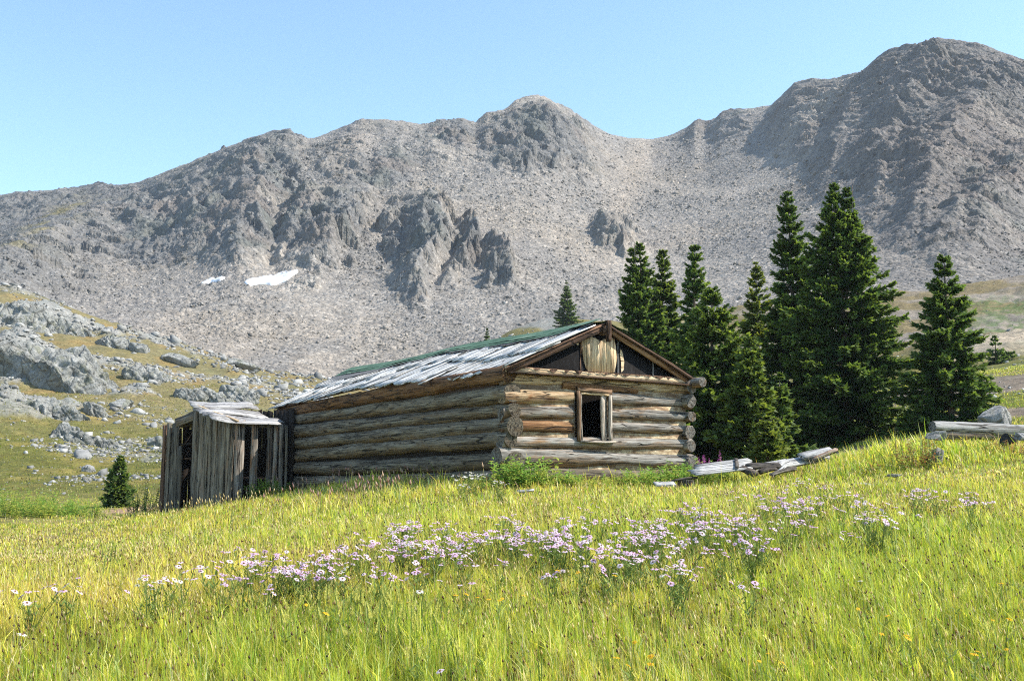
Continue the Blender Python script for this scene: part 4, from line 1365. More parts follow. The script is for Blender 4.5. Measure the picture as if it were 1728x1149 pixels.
def outside_buildings(x, y):
    u, v = cabin_local(x, y)
    ok = ~((u > -.02) & (u < W_ + .02) & (v > 0) & (v < L_))
    p = np.stack([x - _kb[0], y - _kb[1]], -1)
    # shed footprint: between the board wall and the cabin
    s = p @ _bd; n = p @ _d2
    cr = _bd[0] * _d2[1] - _bd[1] * _d2[0]
    a = (p[:, 0] * _d2[1] - p[:, 1] * _d2[0]) / cr; b = (_bd[0] * p[:, 1] - _bd[1] * p[:, 0]) / cr
    return ok & ~((a > 0) & (a < 3.6) & (b > .0) & (b < 2.4))


def grass_height(x, y):
    """blade height in metres, lower on the path and trail, taller by the walls and on the bank"""
    px = CX + F * x / y
    h = .145 - .04 * sstep(9, 19, y) + .07 * fbm(x * .35, y * .35, 3, 201) + .04 * fbm(x * 1.4, y * 1.4, 2, 202)
    path = np.exp(-((px - 90) / 170) ** 2) * np.exp(-((y - 20) / 8.) ** 2)
    h *= 1 - .88 * np.clip(path, 0, 1)
    trail = np.exp(-((px - 1600) / 190) ** 2) * np.exp(-((y - 17.2) / 1.5) ** 2)
    h *= 1 - .65 * trail
    u, v = cabin_local(x, y)
    h += .10 * np.exp(-(np.minimum(np.abs(v), np.abs(u)) / .7) ** 2) * (np.abs(u) < 6) * (v > -1) * (v < L_)
    bank = np.exp(-((px - 1500) / 110) ** 2) * np.exp(-((y - 20.2) / 1.2) ** 2)
    h += .07 * bank
    h *= 1 - .55 * sstep(24, 40, y)
    h *= 1 - .35 * np.exp(-((px - 1080) / 220) ** 2) * np.exp(-((y - 18.5) / 1.8) ** 2)
    return np.clip(h, .05, .8)


PAL = np.array([(.20, .315, .03), (.37, .45, .05), (.55, .54, .08), (.72, .62, .12), (.72, .62, .34), (.45, .28, .11), (.22, .23, .07), (.48, .54, .22)])


def pick_palette(x, y, n, g):
    px = CX + F * x / y
    a = fbm(x * .22 + 3, y * .22, 3, 211); b = fbm(x * .5, y * .5 + 7, 3, 212); c = fbm(x * 1.5, y * 1.5, 2, 213)
    lush = np.clip(.5 + 1.1 * a + .25 * (px - 864) / 864 * (y < 14) + .5 * c, 0, 1.2)
    dry = np.clip(.36 + 1.0 * b - .25 * (px > 1200) * (y < 12), .05, 1.1)
    rust = .06 + .45 * np.exp(-((px - 410) / 130) ** 2) * np.exp(-((y - 23) / 3.5) ** 2) + .25 * np.exp(-((px - 1000) / 220) ** 2) * np.exp(-((y - 18.5) / 2.5) ** 2)
    pathy = np.exp(-((px - 60) / 190) ** 2) * np.exp(-((y - 20) / 7.) ** 2)
    far_ = sstep(40, 60, y); dry = dry + .5 * far_; lush = lush * (1 - .4 * far_)
    W = np.stack([.65 * lush, 1.1 * lush, .80 + 0 * a, .75 * dry + .7 * pathy, .70 * dry + .6 * pathy, .24 * dry + rust, .30 * np.clip(1 - lush, .1, 1), .35 * lush], 1)
    W /= W.sum(1)[:, None]
    cum = np.cumsum(W, 1); r = g.random(n)[:, None]
    return (r > cum).sum(1).clip(0, len(PAL) - 1)


def blades(n, y0, y1, px0, px1, seed, hs=1., ws=1., power=1., hvar=.35, filt=None, tall=0.):
    g = np.random.default_rng(seed)
    # even over the ground: y density ~ y
    y = np.sqrt(g.uniform(y0 ** 2, y1 ** 2, n)) if power == 1 else np.exp(g.uniform(math.log(y0), math.log(y1), n))
    x = (g.uniform(px0, px1, n) - CX) / F * y
    # tufts
    tx = np.floor(x / .16); ty = np.floor(y / .16)
    hsh = _hash(tx.astype(np.int64), ty.astype(np.int64), seed & 7)
    cx = (tx + (hsh & 255) / 255.) * .16; cy = (ty + ((hsh >> 8) & 255) / 255.) * .16
    pull = g.uniform(0, .75, n) * (y < 16)
    x = x + (cx - x) * pull; y = y + (cy - y) * pull
    ok = outside_buildings(x, y)
    _px = CX + F * x / y
    ok &= g.random(len(x)) > .72 * np.exp(-((_px - 90) / 120) ** 2) * np.exp(-((y - 22) / 6.) ** 2)
    if filt is not None: ok &= filt(x, y, g)
    x, y = x[ok], y[ok]; n = len(x)
    tone = ((hsh >> 16) & 255)[ok] / 255.
    z = gz(x, y)
    h = grass_height(x, y) * hs * np.exp(g.normal(0, hvar, n)) * (.8 + .4 * tone) + tall * g.random(n)
    idx = pick_palette(x, y, n, g)
    col = PAL[idx] * np.exp(g.normal(0, .22, (n, 1))) * (.75 + .45 * tone)[:, None] * (1 - .5 * sstep(40, 55, y) * (x < 0))[:, None]
    w = ws * (.0028 + .0022 * g.random(n)) * (1 + .09 * np.maximum(y - 6, 0))
    fa = g.uniform(0, np.pi, n)
    wx, wy = np.cos(fa) * w, np.sin(fa) * w * .6
    la = g.normal(2.6, 1.4, n); lean = np.abs(g.normal(.28, .22, n)) * h
    lx, ly = np.cos(la) * lean, np.sin(la) * lean
    dr = np.clip(1 - .35 * (lean / np.maximum(h, .01)) ** 2, .5, 1)
    V = np.empty((n, 5, 3), np.float32)
    V[:, 0] = np.stack([x - wx, y - wy, z - .03], 1); V[:, 1] = np.stack([x + wx, y + wy, z - .03], 1)
    mx, my, mz = x + lx * .30, y + ly * .30, z + h * .58
    V[:, 2] = np.stack([mx + wx * .8, my + wy * .8, mz], 1); V[:, 3] = np.stack([mx - wx * .8, my - wy * .8, mz], 1)
    V[:, 4] = np.stack([x + lx, y + ly, z + h * dr], 1)
    C = np.empty((n, 5, 3), np.float32)
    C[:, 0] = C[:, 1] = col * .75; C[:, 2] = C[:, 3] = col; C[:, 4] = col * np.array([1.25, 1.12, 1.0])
    b = np.arange(n)[:, None] * 5
    return V.reshape(-1, 3), C.reshape(-1, 3), b + np.array([0, 1, 2, 3]), b + np.array([3, 2, 4])


def stalks(n, y0, y1, px0, px1, seed, hrange, heads, cols, hl=(.02, .05), hw=(.003, .006), stem=(.20, .22, .06), power=1., wmul=1., where=None):
    """thin stems, each with a small seed head or bud"""
    g = np.random.default_rng(seed)
    y = np.sqrt(g.uniform(y0 ** 2, y1 ** 2, n)); x = (g.uniform(px0, px1, n) - CX) / F * y
    ok = outside_buildings(x, y) & (g.random(n) < np.clip(.5 + 1.2 * fbm(x * .4, y * .4, 2, seed), .05, 1))
    if where is not None: ok &= where(x, y, g)
    x, y = x[ok], y[ok]; n = len(x)
    z = gz(x, y); gh = grass_height(x, y)
    h = gh * g.uniform(*hrange, n)
    la = g.normal(2.8, 1.0, n); ln = np.abs(g.normal(.12, .12, n)) * h
    tx, ty, tz = x + np.cos(la) * ln, y + np.sin(la) * ln, z + h
    w = wmul * .0011 * (1 + .12 * np.maximum(y - 6, 0))
    fa = g.uniform(-.6, .6, n); wx, wy = np.cos(fa) * w, np.sin(fa) * w
    S = np.stack([np.stack([x - wx, y - wy, z], 1), np.stack([x + wx, y + wy, z], 1), np.stack([tx + wx, ty + wy, tz], 1), np.stack([tx - wx, ty - wy, tz], 1)], 1)
    L = g.uniform(*hl, n) * (1 + .03 * np.maximum(y - 6, 0)); W = g.uniform(*hw, n) * (1 + .06 * np.maximum(y - 6, 0))
    ax = np.stack([np.cos(la) * .3, np.sin(la) * .3, np.ones(n)], 1); ax /= np.linalg.norm(ax, axis=1)[:, None]
    p = np.stack([tx, ty, tz], 1)
    e1 = np.cross(ax, np.array([0, 1., 0])); e1 /= np.linalg.norm(e1, axis=1)[:, None]; e2 = np.cross(ax, e1)
    m = p + ax * (L * .45)[:, None]
    Hd = np.stack([p, m + e1 * W[:, None], m + e2 * W[:, None], m - e1 * W[:, None], m - e2 * W[:, None], p + ax * L[:, None]], 1)
    ci = g.integers(0, len(cols), n); hc = np.array(cols)[ci] * np.exp(g.normal(0, .15, (n, 1)))
    sc = np.array(stem) * np.exp(g.normal(0, .2, (n, 1)))
    V = np.concatenate([S.reshape(-1, 3), Hd.reshape(-1, 3)])
    C = np.concatenate([np.repeat(sc, 4, 0), np.repeat(hc, 6, 0)])
    q = np.arange(n)[:, None] * 4 + np.array([0, 1, 2, 3])
    b = (4 * n + np.arange(n) * 6)[:, None, None]
    t = b + np.array([(0, 2, 1), (0, 3, 2), (0, 4, 3), (0, 1, 4), (5, 1, 2), (5, 2, 3), (5, 3, 4), (5, 4, 1)])[None]
    return V, C, q, t.reshape(-1, 3)


def join(parts):
    V, C, Q, T, n = [], [], [], [], 0
    for v, c, q, t in parts:
        V.append(v); C.append(c); Q.append(q + n); T.append(t + n); n += len(v)
    return np.concatenate(V), np.concatenate(C), np.concatenate(Q), np.concatenate(T)


def right_slope(x, y, g):
    px = CX + F * x / y
    return (px > 1180) & (fbm(x * .16 + y * .1, y * .10 - x * .05, 3, 61) < .02 + .1 * g.random(len(x)))


def left_flat(x, y, g):
    px = CX + F * x / y
    return (px < 900) & (g.random(len(x)) < np.clip(.6 + fbm(x * .3, y * .3, 3, 220) * 1.5, .1, 1))


STRAW = [(.55, .44, .22), (.46, .35, .18), (.68, .60, .36)]
BROWN = [(.15, .08, .035), (.22, .12, .05), (.10, .06, .03)]
BLACK = [(.025, .018, .014), (.045, .03, .02)]
PINK = [(.42, .27, .22), (.36, .22, .19), (.48, .36, .27)]
parts = [
    blades(300000, 4.6, 9.5, -520, 2250, 301, .80, .62),
    blades(300000, 9.5, 16, -480, 2210, 302, .88, .70),
    blades(225000, 16, 26, -380, 2150, 303, .95, .9),
    blades(60000, 26, 44, -200, 1930, 304, .8, .9, filt=left_flat),
    blades(90000, 24, 56, 1180, 1960, 305, .62, .95, filt=right_slope),
    blades(26000, 5, 18, -200, 1900, 306, .55, 4.2, hvar=.3),
    blades(70000, 44, 125, -160, 900, 307, 1.2, 1.0, filt=lambda x, y, g: g.random(len(x)) < .75 - .7 * far_rock(x, y) * sstep(85, 105, y)),
    stalks(11000, 5.2, 16, -150, 1880, 311, (.9, 1.5), None, STRAW, (.02, .055), (.003, .005), (.33, .28, .11)),
    stalks(5200, 5.2, 24, -150, 1880, 312, (.95, 1.35), None, BROWN, (.012, .03), (.0035, .006), (.20, .17, .06)),
    stalks(5000, 5.2, 13, -150, 1880, 318, (.9, 1.3), None, BROWN, (.015, .035), (.004, .007), (.24, .2, .07)),
    stalks(1700, 5.2, 20, -150, 1880, 313, (1.0, 1.4), None, BLACK, (.010, .018), (.005, .008), (.16, .14, .05)),
    stalks(4200, 14, 26, -100, 1850, 314, (1.0, 1.45), None, STRAW, (.03, .06), (.003, .006), (.34, .29, .12)),
]
# tall seeding grass in front of the long wall, and by the shed
def by_wall(x, y, g):
    px = CX + F * x / y; u, v = cabin_local(x, y)
    return (u < -.4) & (u > -3.4) & (g.random(len(x)) < .10 + np.exp(-((px - 655) / 55) ** 2))
parts.append(stalks(4200, 20, 31, 420, 870, 315, (1.5, 2.9), None, PINK, (.06, .12), (.005, .009), (.40, .36, .16), wmul=1.1, where=by_wall))
parts.append(stalks(260, 24, 34, 240, 480, 316, (1.4, 2.3), None, STRAW, (.05, .1), (.005, .008), (.40, .34, .16)))
def bank(x, y, g):
    px = CX + F * x / y
    return (y > 18.6) & (y < 22) & (px > 1380)
parts.append(blades(15000, 18.5, 22, 1380, 1800, 317, 1.15, 1.5, filt=bank))
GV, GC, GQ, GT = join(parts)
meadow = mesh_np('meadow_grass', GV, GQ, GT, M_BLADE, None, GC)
tag(meadow, 'long yellow green meadow grass with dry seed heads', 'grass', kind='stuff')

# ================================================================ FLOWERS
def mat_petal(name, c, tr=.4):
    m = NT(name); P = m.objco(); n = m.noise(P, 60, 2, .5)
    col = m.mix(c, m.ramp(n, [(.3, .85), (.7, 1.15)]), 1., 'MULTIPLY')
    d = m.principled(col, .6, None, .2); t = m.n('BsdfTranslucent', {'Color': col}).outputs[0]
    return m.surf(m.n('MixShader', {0: tr, 1: d, 2: t}).outputs[0])


M_PURPLE = mat_petal('lilac petal', (.78, .53, .76)); M_LILAC = mat_petal('pale lilac petal', (.82, .68, .80))
M_WHITE = mat_petal('white petal', (.78, .76, .72)); M_YEL = mat_petal('yellow petal', (.80, .50, .02))
M_PALEYEL = mat_petal('pale yellow bract', (.66, .62, .17)); M_MAG = mat_petal('magenta petal', (.50, .11, .42))
M_CENTRE = mat_plain('dark flower centre', (.17, .085, .03)); M_YC = mat_plain('orange flower centre', (.50, .24, .02))
M_STEM = mat_petal('green stem', (.15, .21, .045), .3)
M_LEAF = mat_petal('bright green leaf', (.21, .36, .06), .45); M_LEAF2 = mat_petal('yellow green leaf', (.38, .42, .08), .45)
M_LEAFD = mat_petal('dull dark leaf', (.07, .085, .035), .3); M_LEAFR = mat_petal('russet leaf', (.30, .13, .05), .4)


def head_mesh(name, npet, R, petal, centre, cr=.27, droop=.12, puff=False):
    V, q, t, mi = [], [], [], []
    for k in range(npet):
        a = k * 6.283 / npet + RNG.normal(0, .1); L = R * RNG.uniform(.85, 1.1); wv = R * 6.283 / npet * .36
        d = np.array([math.cos(a), math.sin(a), 0]); s = np.array([-d[1], d[0], 0])
        b = len(V); z1 = RNG.normal(0, .06) * R
        V += [d * cr * R * .6, d * L * .6 + s * wv + [0, 0, .05 * R], d * L + [0, 0, -droop * R + z1], d * L * .6 - s * wv + [0, 0, .05 * R]]
        q.append((b, b + 1, b + 2, b + 3))
    nq = len(q)
    b = len(V); m = 7
    for k in range(m):
        a = k * 6.283 / m; V.append(np.array([math.cos(a) * cr * R, math.sin(a) * cr * R, .03 * R]))
    for k in range(m):
        a = k * 6.283 / m; V.append(np.array([math.cos(a) * cr * R * .6, math.sin(a) * cr * R * .6, .20 * R]))
    V.append(np.array([0, 0, .24 * R]))
    for k in range(m):
        k2 = (k + 1) % m
        q.append((b + k, b + k2, b + m + k2, b + m + k)); t.append((b + 2 * m, b + m + k, b + m + k2))
    mi = [0] * nq + [1] * (len(q) - nq) + [1] * len(t)
    o = mesh_np(name, np.array(V), q, t, [petal, centre], None, None, False, mi, link=False)
    return o.data


HEADS_P = [head_mesh('flower_head', 15, .025, M_PURPLE, M_CENTRE) for _ in range(3)] + [head_mesh('flower_head', 16, .025, M_LILAC, M_CENTRE) for _ in range(3)]
HEADS_W = [head_mesh('flower_head', 16, .023, M_WHITE, M_CENTRE)]
HEADS_Y = [head_mesh('flower_head', 11, .022, M_YEL, M_YC, .3) for _ in range(2)]


def stem_mesh(tips, leaves=6):
    """stems from the origin to each tip with a few narrow leaves"""
    mb = MB()
    for p in tips:
        p = np.array(p)
        pts = [np.array([p[0] * s ** 1.6, p[1] * s ** 1.6, p[2] * s - (.03 if s == 0 else 0)]) for s in (0, .35, .7, 1)]
        tube(mb, pts, [.0024, .0022, .002, .0018], 4, cap=False)
        for k in range(leaves):
            s = RNG.uniform(.1, .85); a = RNG.uniform(0, 6.28); L = RNG.uniform(.04, .08)
            c = np.array([p[0] * s ** 1.6, p[1] * s ** 1.6, p[2] * s]); d = np.array([math.cos(a), math.sin(a), .6]); sd = np.array([-d[1], d[0], 0]) * .007
            mb.add([c, c + d * L * .5 + sd, c + d * L, c + d * L * .5 - sd], [(0, 1, 2, 3)])
    o = mesh_np('aster_plant', np.concatenate(mb.v), np.concatenate(mb.q), None, M_STEM, link=False)
    return o.data


PLANTS = []                       # a dozen forms, each copied as its own plant with its own heads
for k in range(12):
    nh = [1, 3, 5, 6, 6, 7, 8, 9, 10, 4, 5, 1][k]
    hc_ = RNG.uniform(.31, .37)
    tips = [(RNG.normal(0, .085), RNG.normal(0, .07), hc_ + RNG.normal(0, .022)) for _ in range(nh)]
    PLANTS.append((stem_mesh(tips), tips))


def flower_plant(name, px, py, heads, label, cat, group, k=None, scale=1., hgt=.345):
    sd, tips = PLANTS[k if k is not None else int(RNG.integers(0, 12))]
    x, y, z = ray_ground(px, py, hgt * scale)
    o = bpy.data.objects.new(name, sd); COL.objects.link(o)
    o.location = (x, y, float(gz(np.array([x]), np.array([y]))[0])); o.scale = (scale,) * 3
    o.rotation_euler = (0, 0, RNG.uniform(0, 6.28)); tag(o, label, cat, group)
    rz = o.rotation_euler.z
    for tp in tips:
        h = bpy.data.objects.new('flower_head', heads[int(RNG.integers(0, len(heads)))]); COL.objects.link(h)
        h.parent = o; h.location = tp
        tilt = RNG.uniform(.05, .75); az = RNG.normal(-.9, 1.3) - rz      # mostly nodding toward sun and viewer
        h.rotation_euler = Vector((math.cos(az) * math.sin(tilt), math.sin(az) * math.sin(tilt), math.cos(tilt))).to_track_quat('Z', 'Y').to_euler()
        s = RNG.uniform(.75, 1.25); h.scale = (s, s, s)
    return o


CLUST = [(30, 998, 22, 6, 1), (80, 994, 18, 6, 2), (300, 988, 14, 10, 3), (365, 952, 18, 10, 4), (400, 975, 22, 10, 4), (450, 948, 22, 6, 4), (480, 940, 22, 6, 3), (520, 956, 22, 8, 3),
         (560, 938, 16, 7, 4), (600, 928, 18, 8, 4), (640, 918, 16, 8, 5), (682, 893, 10, 6, 5), (715, 888, 12, 6, 4), (690, 918, 25, 8, 6), (735, 918, 28, 9, 10), (790, 905, 26, 9, 10), (835, 905, 26, 10, 9),
         (890, 889, 18, 7, 5), (930, 900, 24, 10, 7), (965, 912, 20, 9, 7), (1000, 884, 16, 6, 3), (1030, 912, 26, 13, 9), (1080, 900, 26, 16, 13), (1060, 928, 30, 7, 6), (1110, 884, 18, 10, 6), (1160, 890, 22, 14, 7),
         (1200, 868, 16, 9, 6), (1240, 878, 22, 10, 7), (1215, 905, 26, 10, 4), (1280, 866, 16, 9, 5), (1300, 888, 26, 10, 4), (1330, 834, 16, 8, 7), (1350, 848, 18, 7, 5), (1400, 850, 22, 7, 4), (1360, 890, 20, 9, 3), (1440, 868, 26, 9, 4),
         (1470, 856, 20, 7, 4), (1495, 884, 22, 7, 3), (1540, 856, 22, 7, 2), (1580, 832, 16, 5, 4), (1615, 842, 20, 7, 3), (560, 975, 40, 10, 3), (640, 960, 40, 14, 5), (720, 955, 40, 12, 4), (860, 930, 40, 10, 5), (960, 945, 60, 12, 4), (1150, 935, 50, 12, 3)]
na = 0
for cx, cy, sx_, sy_, n in CLUST:
    for _ in range(int(round(n * 1.22))):
        px, py = cx + RNG.normal(0, sx_ * 1.7), cy + RNG.normal(0, sy_ * 1.45)
        flower_plant('aster_plant', px, py, HEADS_W if RNG.random() < .04 else HEADS_P, 'lilac aster plant in the long drift of asters across the meadow', 'wildflower', 'asters in the drift across the meadow'); na += 1
for px, py, lab in ((1265, 987, 'low lone clump of lilac asters right of centre, well in front of the drift'), (45, 1077, 'single pale aster far down in the left front of the meadow'),
                    (718, 1007, 'lone white aster standing just below the middle of the drift'), (1150, 962, 'lone aster between the drift and the low front clump'),
                    (748, 1143, 'lilac aster at the very front edge of the meadow'), (1460, 988, 'lone pale aster in the right front green grass')):
    flower_plant('aster_plant', px, py, HEADS_P if 'lilac' in lab else HEADS_W, lab, 'wildflower', None, 3 if 'clump' in lab else 0, 1.0)

# yellow daisies
ny = [(1460, 1035), (1480, 1033), (1570, 1056), (1540, 1075), (1655, 1045), (1690, 1048), (1700, 990), (980, 960), (1030, 978), (672, 1016), (760, 1009), (780, 1008), (790, 1002), (500, 955), (405, 955), (370, 940), (530, 1016), (560, 1042), (840, 1006), (834, 1015), (1075, 1115), (1105, 1120), (1640, 1100), (1290, 1110), (1060, 1090)]
for px, py in ny:
    flower_plant('daisy_plant', px, py, HEADS_Y, 'small yellow daisy scattered in the front meadow grass', 'wildflower', 'yellow daisies scattered in the grass', int(RNG.choice([0, 1, 11])), .85)


def spike_mesh(n, H, petal, rows, R, name):
    """upright stems each ending in a spike of bracts or blossoms"""
    V, q, mi = [], [], []
    for _ in range(n):
        bx, by = RNG.normal(0, .05, 2); h = H * RNG.uniform(.8, 1.1); lx, ly = RNG.normal(0, .03, 2)
        b = len(V); w_ = .003
        V += [(bx * .4 - w_, by * .4, -.03), (bx * .4 + w_, by * .4, -.03), (bx + lx + w_, by + ly, h), (bx + lx - w_, by + ly, h)]
        q.append((b, b + 1, b + 2, b + 3)); mi.append(0)
        for k in range(rows):
            f = k / rows; z = h * (.70 + .30 * f); r = R * (1 - f * .8) * RNG.uniform(.8, 1.2); a = k * 2.4
            c = np.array([bx + lx * f, by + ly * f, z]); d = np.array([.55 * math.cos(a), .55 * math.sin(a), 1.1]); s = np.array([-d[1], d[0], 0]) * r * .7
            b = len(V); V += [c, c + d * r * .6 + s, c + d * r * 1.2, c + d * r * .6 - s]; q.append((b, b + 1, b + 2, b + 3)); mi.append(1)
        for k in range(9):
            f = RNG.uniform(.05, .5); a = RNG.uniform(0, 6.28); L = RNG.uniform(.04, .08) * (H / .4) ** .5
            c = np.array([bx * (.4 + .6 * f), by * (.4 + .6 * f), h * f]); d = np.array([math.cos(a), math.sin(a), .5]); s = np.array([-d[1], d[0], 0]) * .12 * L
            b = len(V); V += [c, c + d * L * .5 + s, c + d * L, c + d * L * .5 - s]; q.append((b, b + 1, b + 2, b + 3)); mi.append(0)
    return mesh_np(name, np.array(V), q, None, [M_STEM, petal], None, None, False, mi, link=False).data


PB = [spike_mesh(k, .30, M_PALEYEL, 34, .017, 'paintbrush_plant') for k in (1, 2, 2, 3)]
for cx, cy, sx_, sy_, n in ((660, 1000, 40, 9, 14), (720, 1020, 50, 14, 12), (560, 1010, 60, 12, 8), (450, 985, 50, 12, 5), (605, 1030, 30, 16, 5), (180, 920, 30, 10, 7), (1160, 935, 50, 12, 5), (760, 1060, 60, 25, 8), (1600, 1000, 90, 40, 8), (870, 1050, 80, 40, 6), (350, 1050, 120, 40, 6)):
    for _ in range(n):
        px, py = cx + RNG.normal(0, sx_), cy + RNG.normal(0, sy_)
        x, y, z = ray_ground(px, py, .28)
        o = bpy.data.objects.new('paintbrush_plant', PB[int(RNG.integers(0, 4))]); COL.objects.link(o)
        o.location = (x, y, float(gz(np.array([x]), np.array([y]))[0])); o.rotation_euler = (0, 0, RNG.uniform(0, 6.28)); s = RNG.uniform(.85, 1.15); o.scale = (s, s, s)
        tag(o, 'pale yellow spiked wildflower standing among the meadow grass', 'wildflower', 'pale yellow spikes in the meadow')


def leafy(name, n, H, spread, leafL, mats, nl=16, wide=.36, loc=None, label='', cat='plant', group=None, top=None):
    """clump of leafy stems; leaves are small bent diamonds in a few tones"""
    V, q, mi = [], [], []
    for _ in range(n):
        r = spread * math.sqrt(RNG.random()); a = RNG.uniform(0, 6.28)
        bx, by = r * math.cos(a), r * math.sin(a); h = H * RNG.uniform(.55, 1.1) * (1 - .35 * r / spread)
        lx, ly = bx * .35 + RNG.normal(0, .12 * H), by * .35 + RNG.normal(0, .12 * H)
        b = len(V); w_ = .004 + .002 * H
        V += [(bx - w_, by, -.06), (bx + w_, by, -.06), (bx + lx + w_ * .4, by + ly, h), (bx + lx - w_ * .4, by + ly, h)]
        q.append((b, b + 1, b + 2, b + 3)); mi.append(0)
        mm = int(RNG.integers(1, len(mats)))
        for k in range(nl):
            f = .12 + .88 * (k + RNG.random()) / nl; a = k * 2.4 + RNG.normal(0, .4); L = leafL * RNG.uniform(.6, 1.2) * (1.1 - .4 * f)
            c = np.array([bx + lx * f, by + ly * f, h * f]); d = np.array([math.cos(a), math.sin(a), RNG.uniform(.0, .8)]); d /= np.linalg.norm(d)
            s = np.cross(d, [0, 0, 1]); s = s / np.linalg.norm(s) * L * wide * .5
            b = len(V); V += [c, c + d * L * .5 + s + [0, 0, .06 * L], c + d * L - [0, 0, .12 * L], c + d * L * .5 - s + [0, 0, .06 * L]]
            q.append((b, b + 1, b + 2, b + 3)); mi.append(mm if RNG.random() < .7 else int(RNG.integers(1, len(mats))))
        if top:
            for k in range(22):
                f = k / 22; z = h * (.78 + .34 * f); a = k * 2.4; r = .05 * (1 - .8 * f)
                c = np.array([bx + lx, by + ly, z]); d = np.array([math.cos(a), math.sin(a), .2]); s = np.array([-d[1], d[0], .3]) * r * .5
                b = len(V); V += [c, c + d * r * .6 + s, c + d * r, c + d * r * .6 - s]; q.append((b, b + 1, b + 2, b + 3)); mi.append(len(mats))
    o = mesh_np(name, np.array(V), q, None, list(mats) + ([top] if top else []), None, None, False, mi)
    o.location = loc; tag(o, label, cat, group)
    return o


def ground_at(px, Y):
    x = (px - CX) / F * Y
    return (x, Y, float(gz(np.array([x]), np.array([Y]))[0]) - .02)


GL = (M_STEM, M_LEAF, M_LEAF, M_LEAF2)
YL = (M_STEM, M_LEAF2, M_LEAF2, M_LEAF)
for px, Y, n, H, sp, lL, mats, lab in (
        (884, 20.45, 60, .80, .46, .17, GL, 'tall bright green leafy weeds against the near corner of the cabin front'),
        (930, 20.7, 40, .50, .42, .14, GL, 'lower green weeds under the left part of the cabin front'),
        (965, 20.8, 34, .44, .38, .12, YL, 'yellowish weeds below the cabin window'),
        (1040, 21.1, 34, .40, .42, .12, YL, 'short yellow green weeds along the foot of the cabin front'),
        (1085, 21.5, 40, .50, .40, .13, GL, 'green weeds under the right part of the cabin front'),
        (1130, 21.9, 56, .60, .46, .13, GL, 'dense green weeds beside the right corner of the cabin'),
        (1180, 22.4, 60, .62, .5, .13, GL, 'green leafy thicket between the cabin corner and the fallen boards'),
        (855, 20.1, 36, .42, .4, .11, YL, 'yellow weeds before the near cabin corner'),
        (1220, 23.0, 20, .45, .34, .08, YL, 'pale green weeds behind the fallen boards'),
        (470, 28.4, 20, .60, .28, .12, YL, 'pale weeds at the foot of the open slatted shed wall'),
        (443, 28.5, 18, .60, .22, .13, GL, 'green weeds in front of the gap in the slatted shed wall'),
        (1548, 18.8, 36, .62, .35, .09, (M_STEM, M_LEAF2, M_LEAFR, M_LEAFD), 'russet leaved clump beside the pale stone on the bank'),
        (1480, 19.0, 20, .36, .34, .08, (M_STEM, M_LEAF2, M_LEAFR, M_LEAF), 'reddish weeds at the left foot of the grassy bank'),
        (1690, 19.6, 18, .40, .3, .08, (M_STEM, M_LEAFR, M_LEAFR, M_LEAFD), 'dark red leaved weeds just left of the black stone by the log'),
        (1630, 19.8, 16, .45, .3, .08, YL, 'tall yellowing weeds in front of the fallen log')):
    leafy('weed_clump', n, H, sp, lL, mats, 16, .4, ground_at(px, Y), lab, 'plant')
# low willow bushes far left and the dark shrub by the shed
for px, Y, n, H, sp, lab, mats in ((30, 31, 70, 1.0, 1.0, 'leafy yellow green willow bush at the far left edge', YL), (95, 31.5, 60, .85, .8, 'green willow bush second from the left edge', GL),
                                   (75, 30, 30, .6, .5, 'golden yellow low bush between the willow bushes', YL), (140, 33, 40, .6, .6, 'low green bush right of the willow bushes', GL), (-30, 32, 50, .9, .8, 'willow bush cut by the left edge', GL)):
    leafy('willow_bush', n, H, sp, .14, mats, 18, .4, ground_at(px, Y), lab, 'bush')
leafy('dark_shrub', 40, 1.0, .42, .10, (M_STEM, M_LEAFD, M_LEAFD, M_LEAF), 24, .4, ground_at(250, 31.5), 'dark leggy shrub with purple tips beside the left corner of the shed', 'shrub', None, None)
leafy('fireweed', 7, .92, .2, .10, (M_STEM, M_LEAF, M_LEAFD), 20, .25, ground_at(1196, 21.6), 'magenta flowering fireweed beside the right cabin corner', 'wildflower', None, M_MAG)
leafy('fireweed', 3, .80, .10, .10, (M_STEM, M_LEAF, M_LEAFD), 20, .25, ground_at(1212, 21.7), 'smaller fading fireweed just right of the magenta one', 'wildflower', None, M_MAG)
# white yarrow heads before the near corner
for px, py in ((778, 806), (792, 801), (800, 803), (812, 800), (842, 812), (848, 812), (786, 815)):
    flower_plant('yarrow_plant', px, py, HEADS_W, 'white flowered yarrow in the shade line before the near cabin corner', 'wildflower', 'white yarrow before the cabin corner', int(RNG.choice([3, 4, 6])), 1.15)
# ================================================================ ROCKS
def mat_stone(name, base, dark, light, lichen=(.20, .20, .13), sc=1.):
    m = NT(name); O = m.pos()
    n = m.noise(O, 1.3 * sc, 8, .68); n2 = m.noise(O, 7 * sc, 6, .7); st = m.noise(m.scale(O, (1.6, 1.0, .7)), 1.1 * sc, 5, .6, dist=1.2)
    c = m.ramp(n, [(.3, dark), (.5, base), (.7, light)])
    c = m.mix(c, lichen, m.ramp(st, [(.52, 0.), (.62, .6)]))
    c = m.mix(c, m.ramp(n2, [(.32, .55), (.5, 1.), (.68, 1.35)]), .8, 'MULTIPLY')
    v = m.n('TexVoronoi', {'Vector': m.scale(O, (1, 1, .6)), 'Scale': .8 * sc}, feature='DISTANCE_TO_EDGE').outputs['Distance']
    c = m.mix(c, m.ramp(v, [(.0, .35), (.04, 1.)]), .7, 'MULTIPLY')
    h = m.math('ADD', m.math('ADD', n, m.math('MULTIPLY', n2, .35)), m.math('MULTIPLY', m.math('MINIMUM', v, .08), 4.))
    return m.surf(m.principled(c, .9, m.bump(h, .9, .5 / sc), .2))


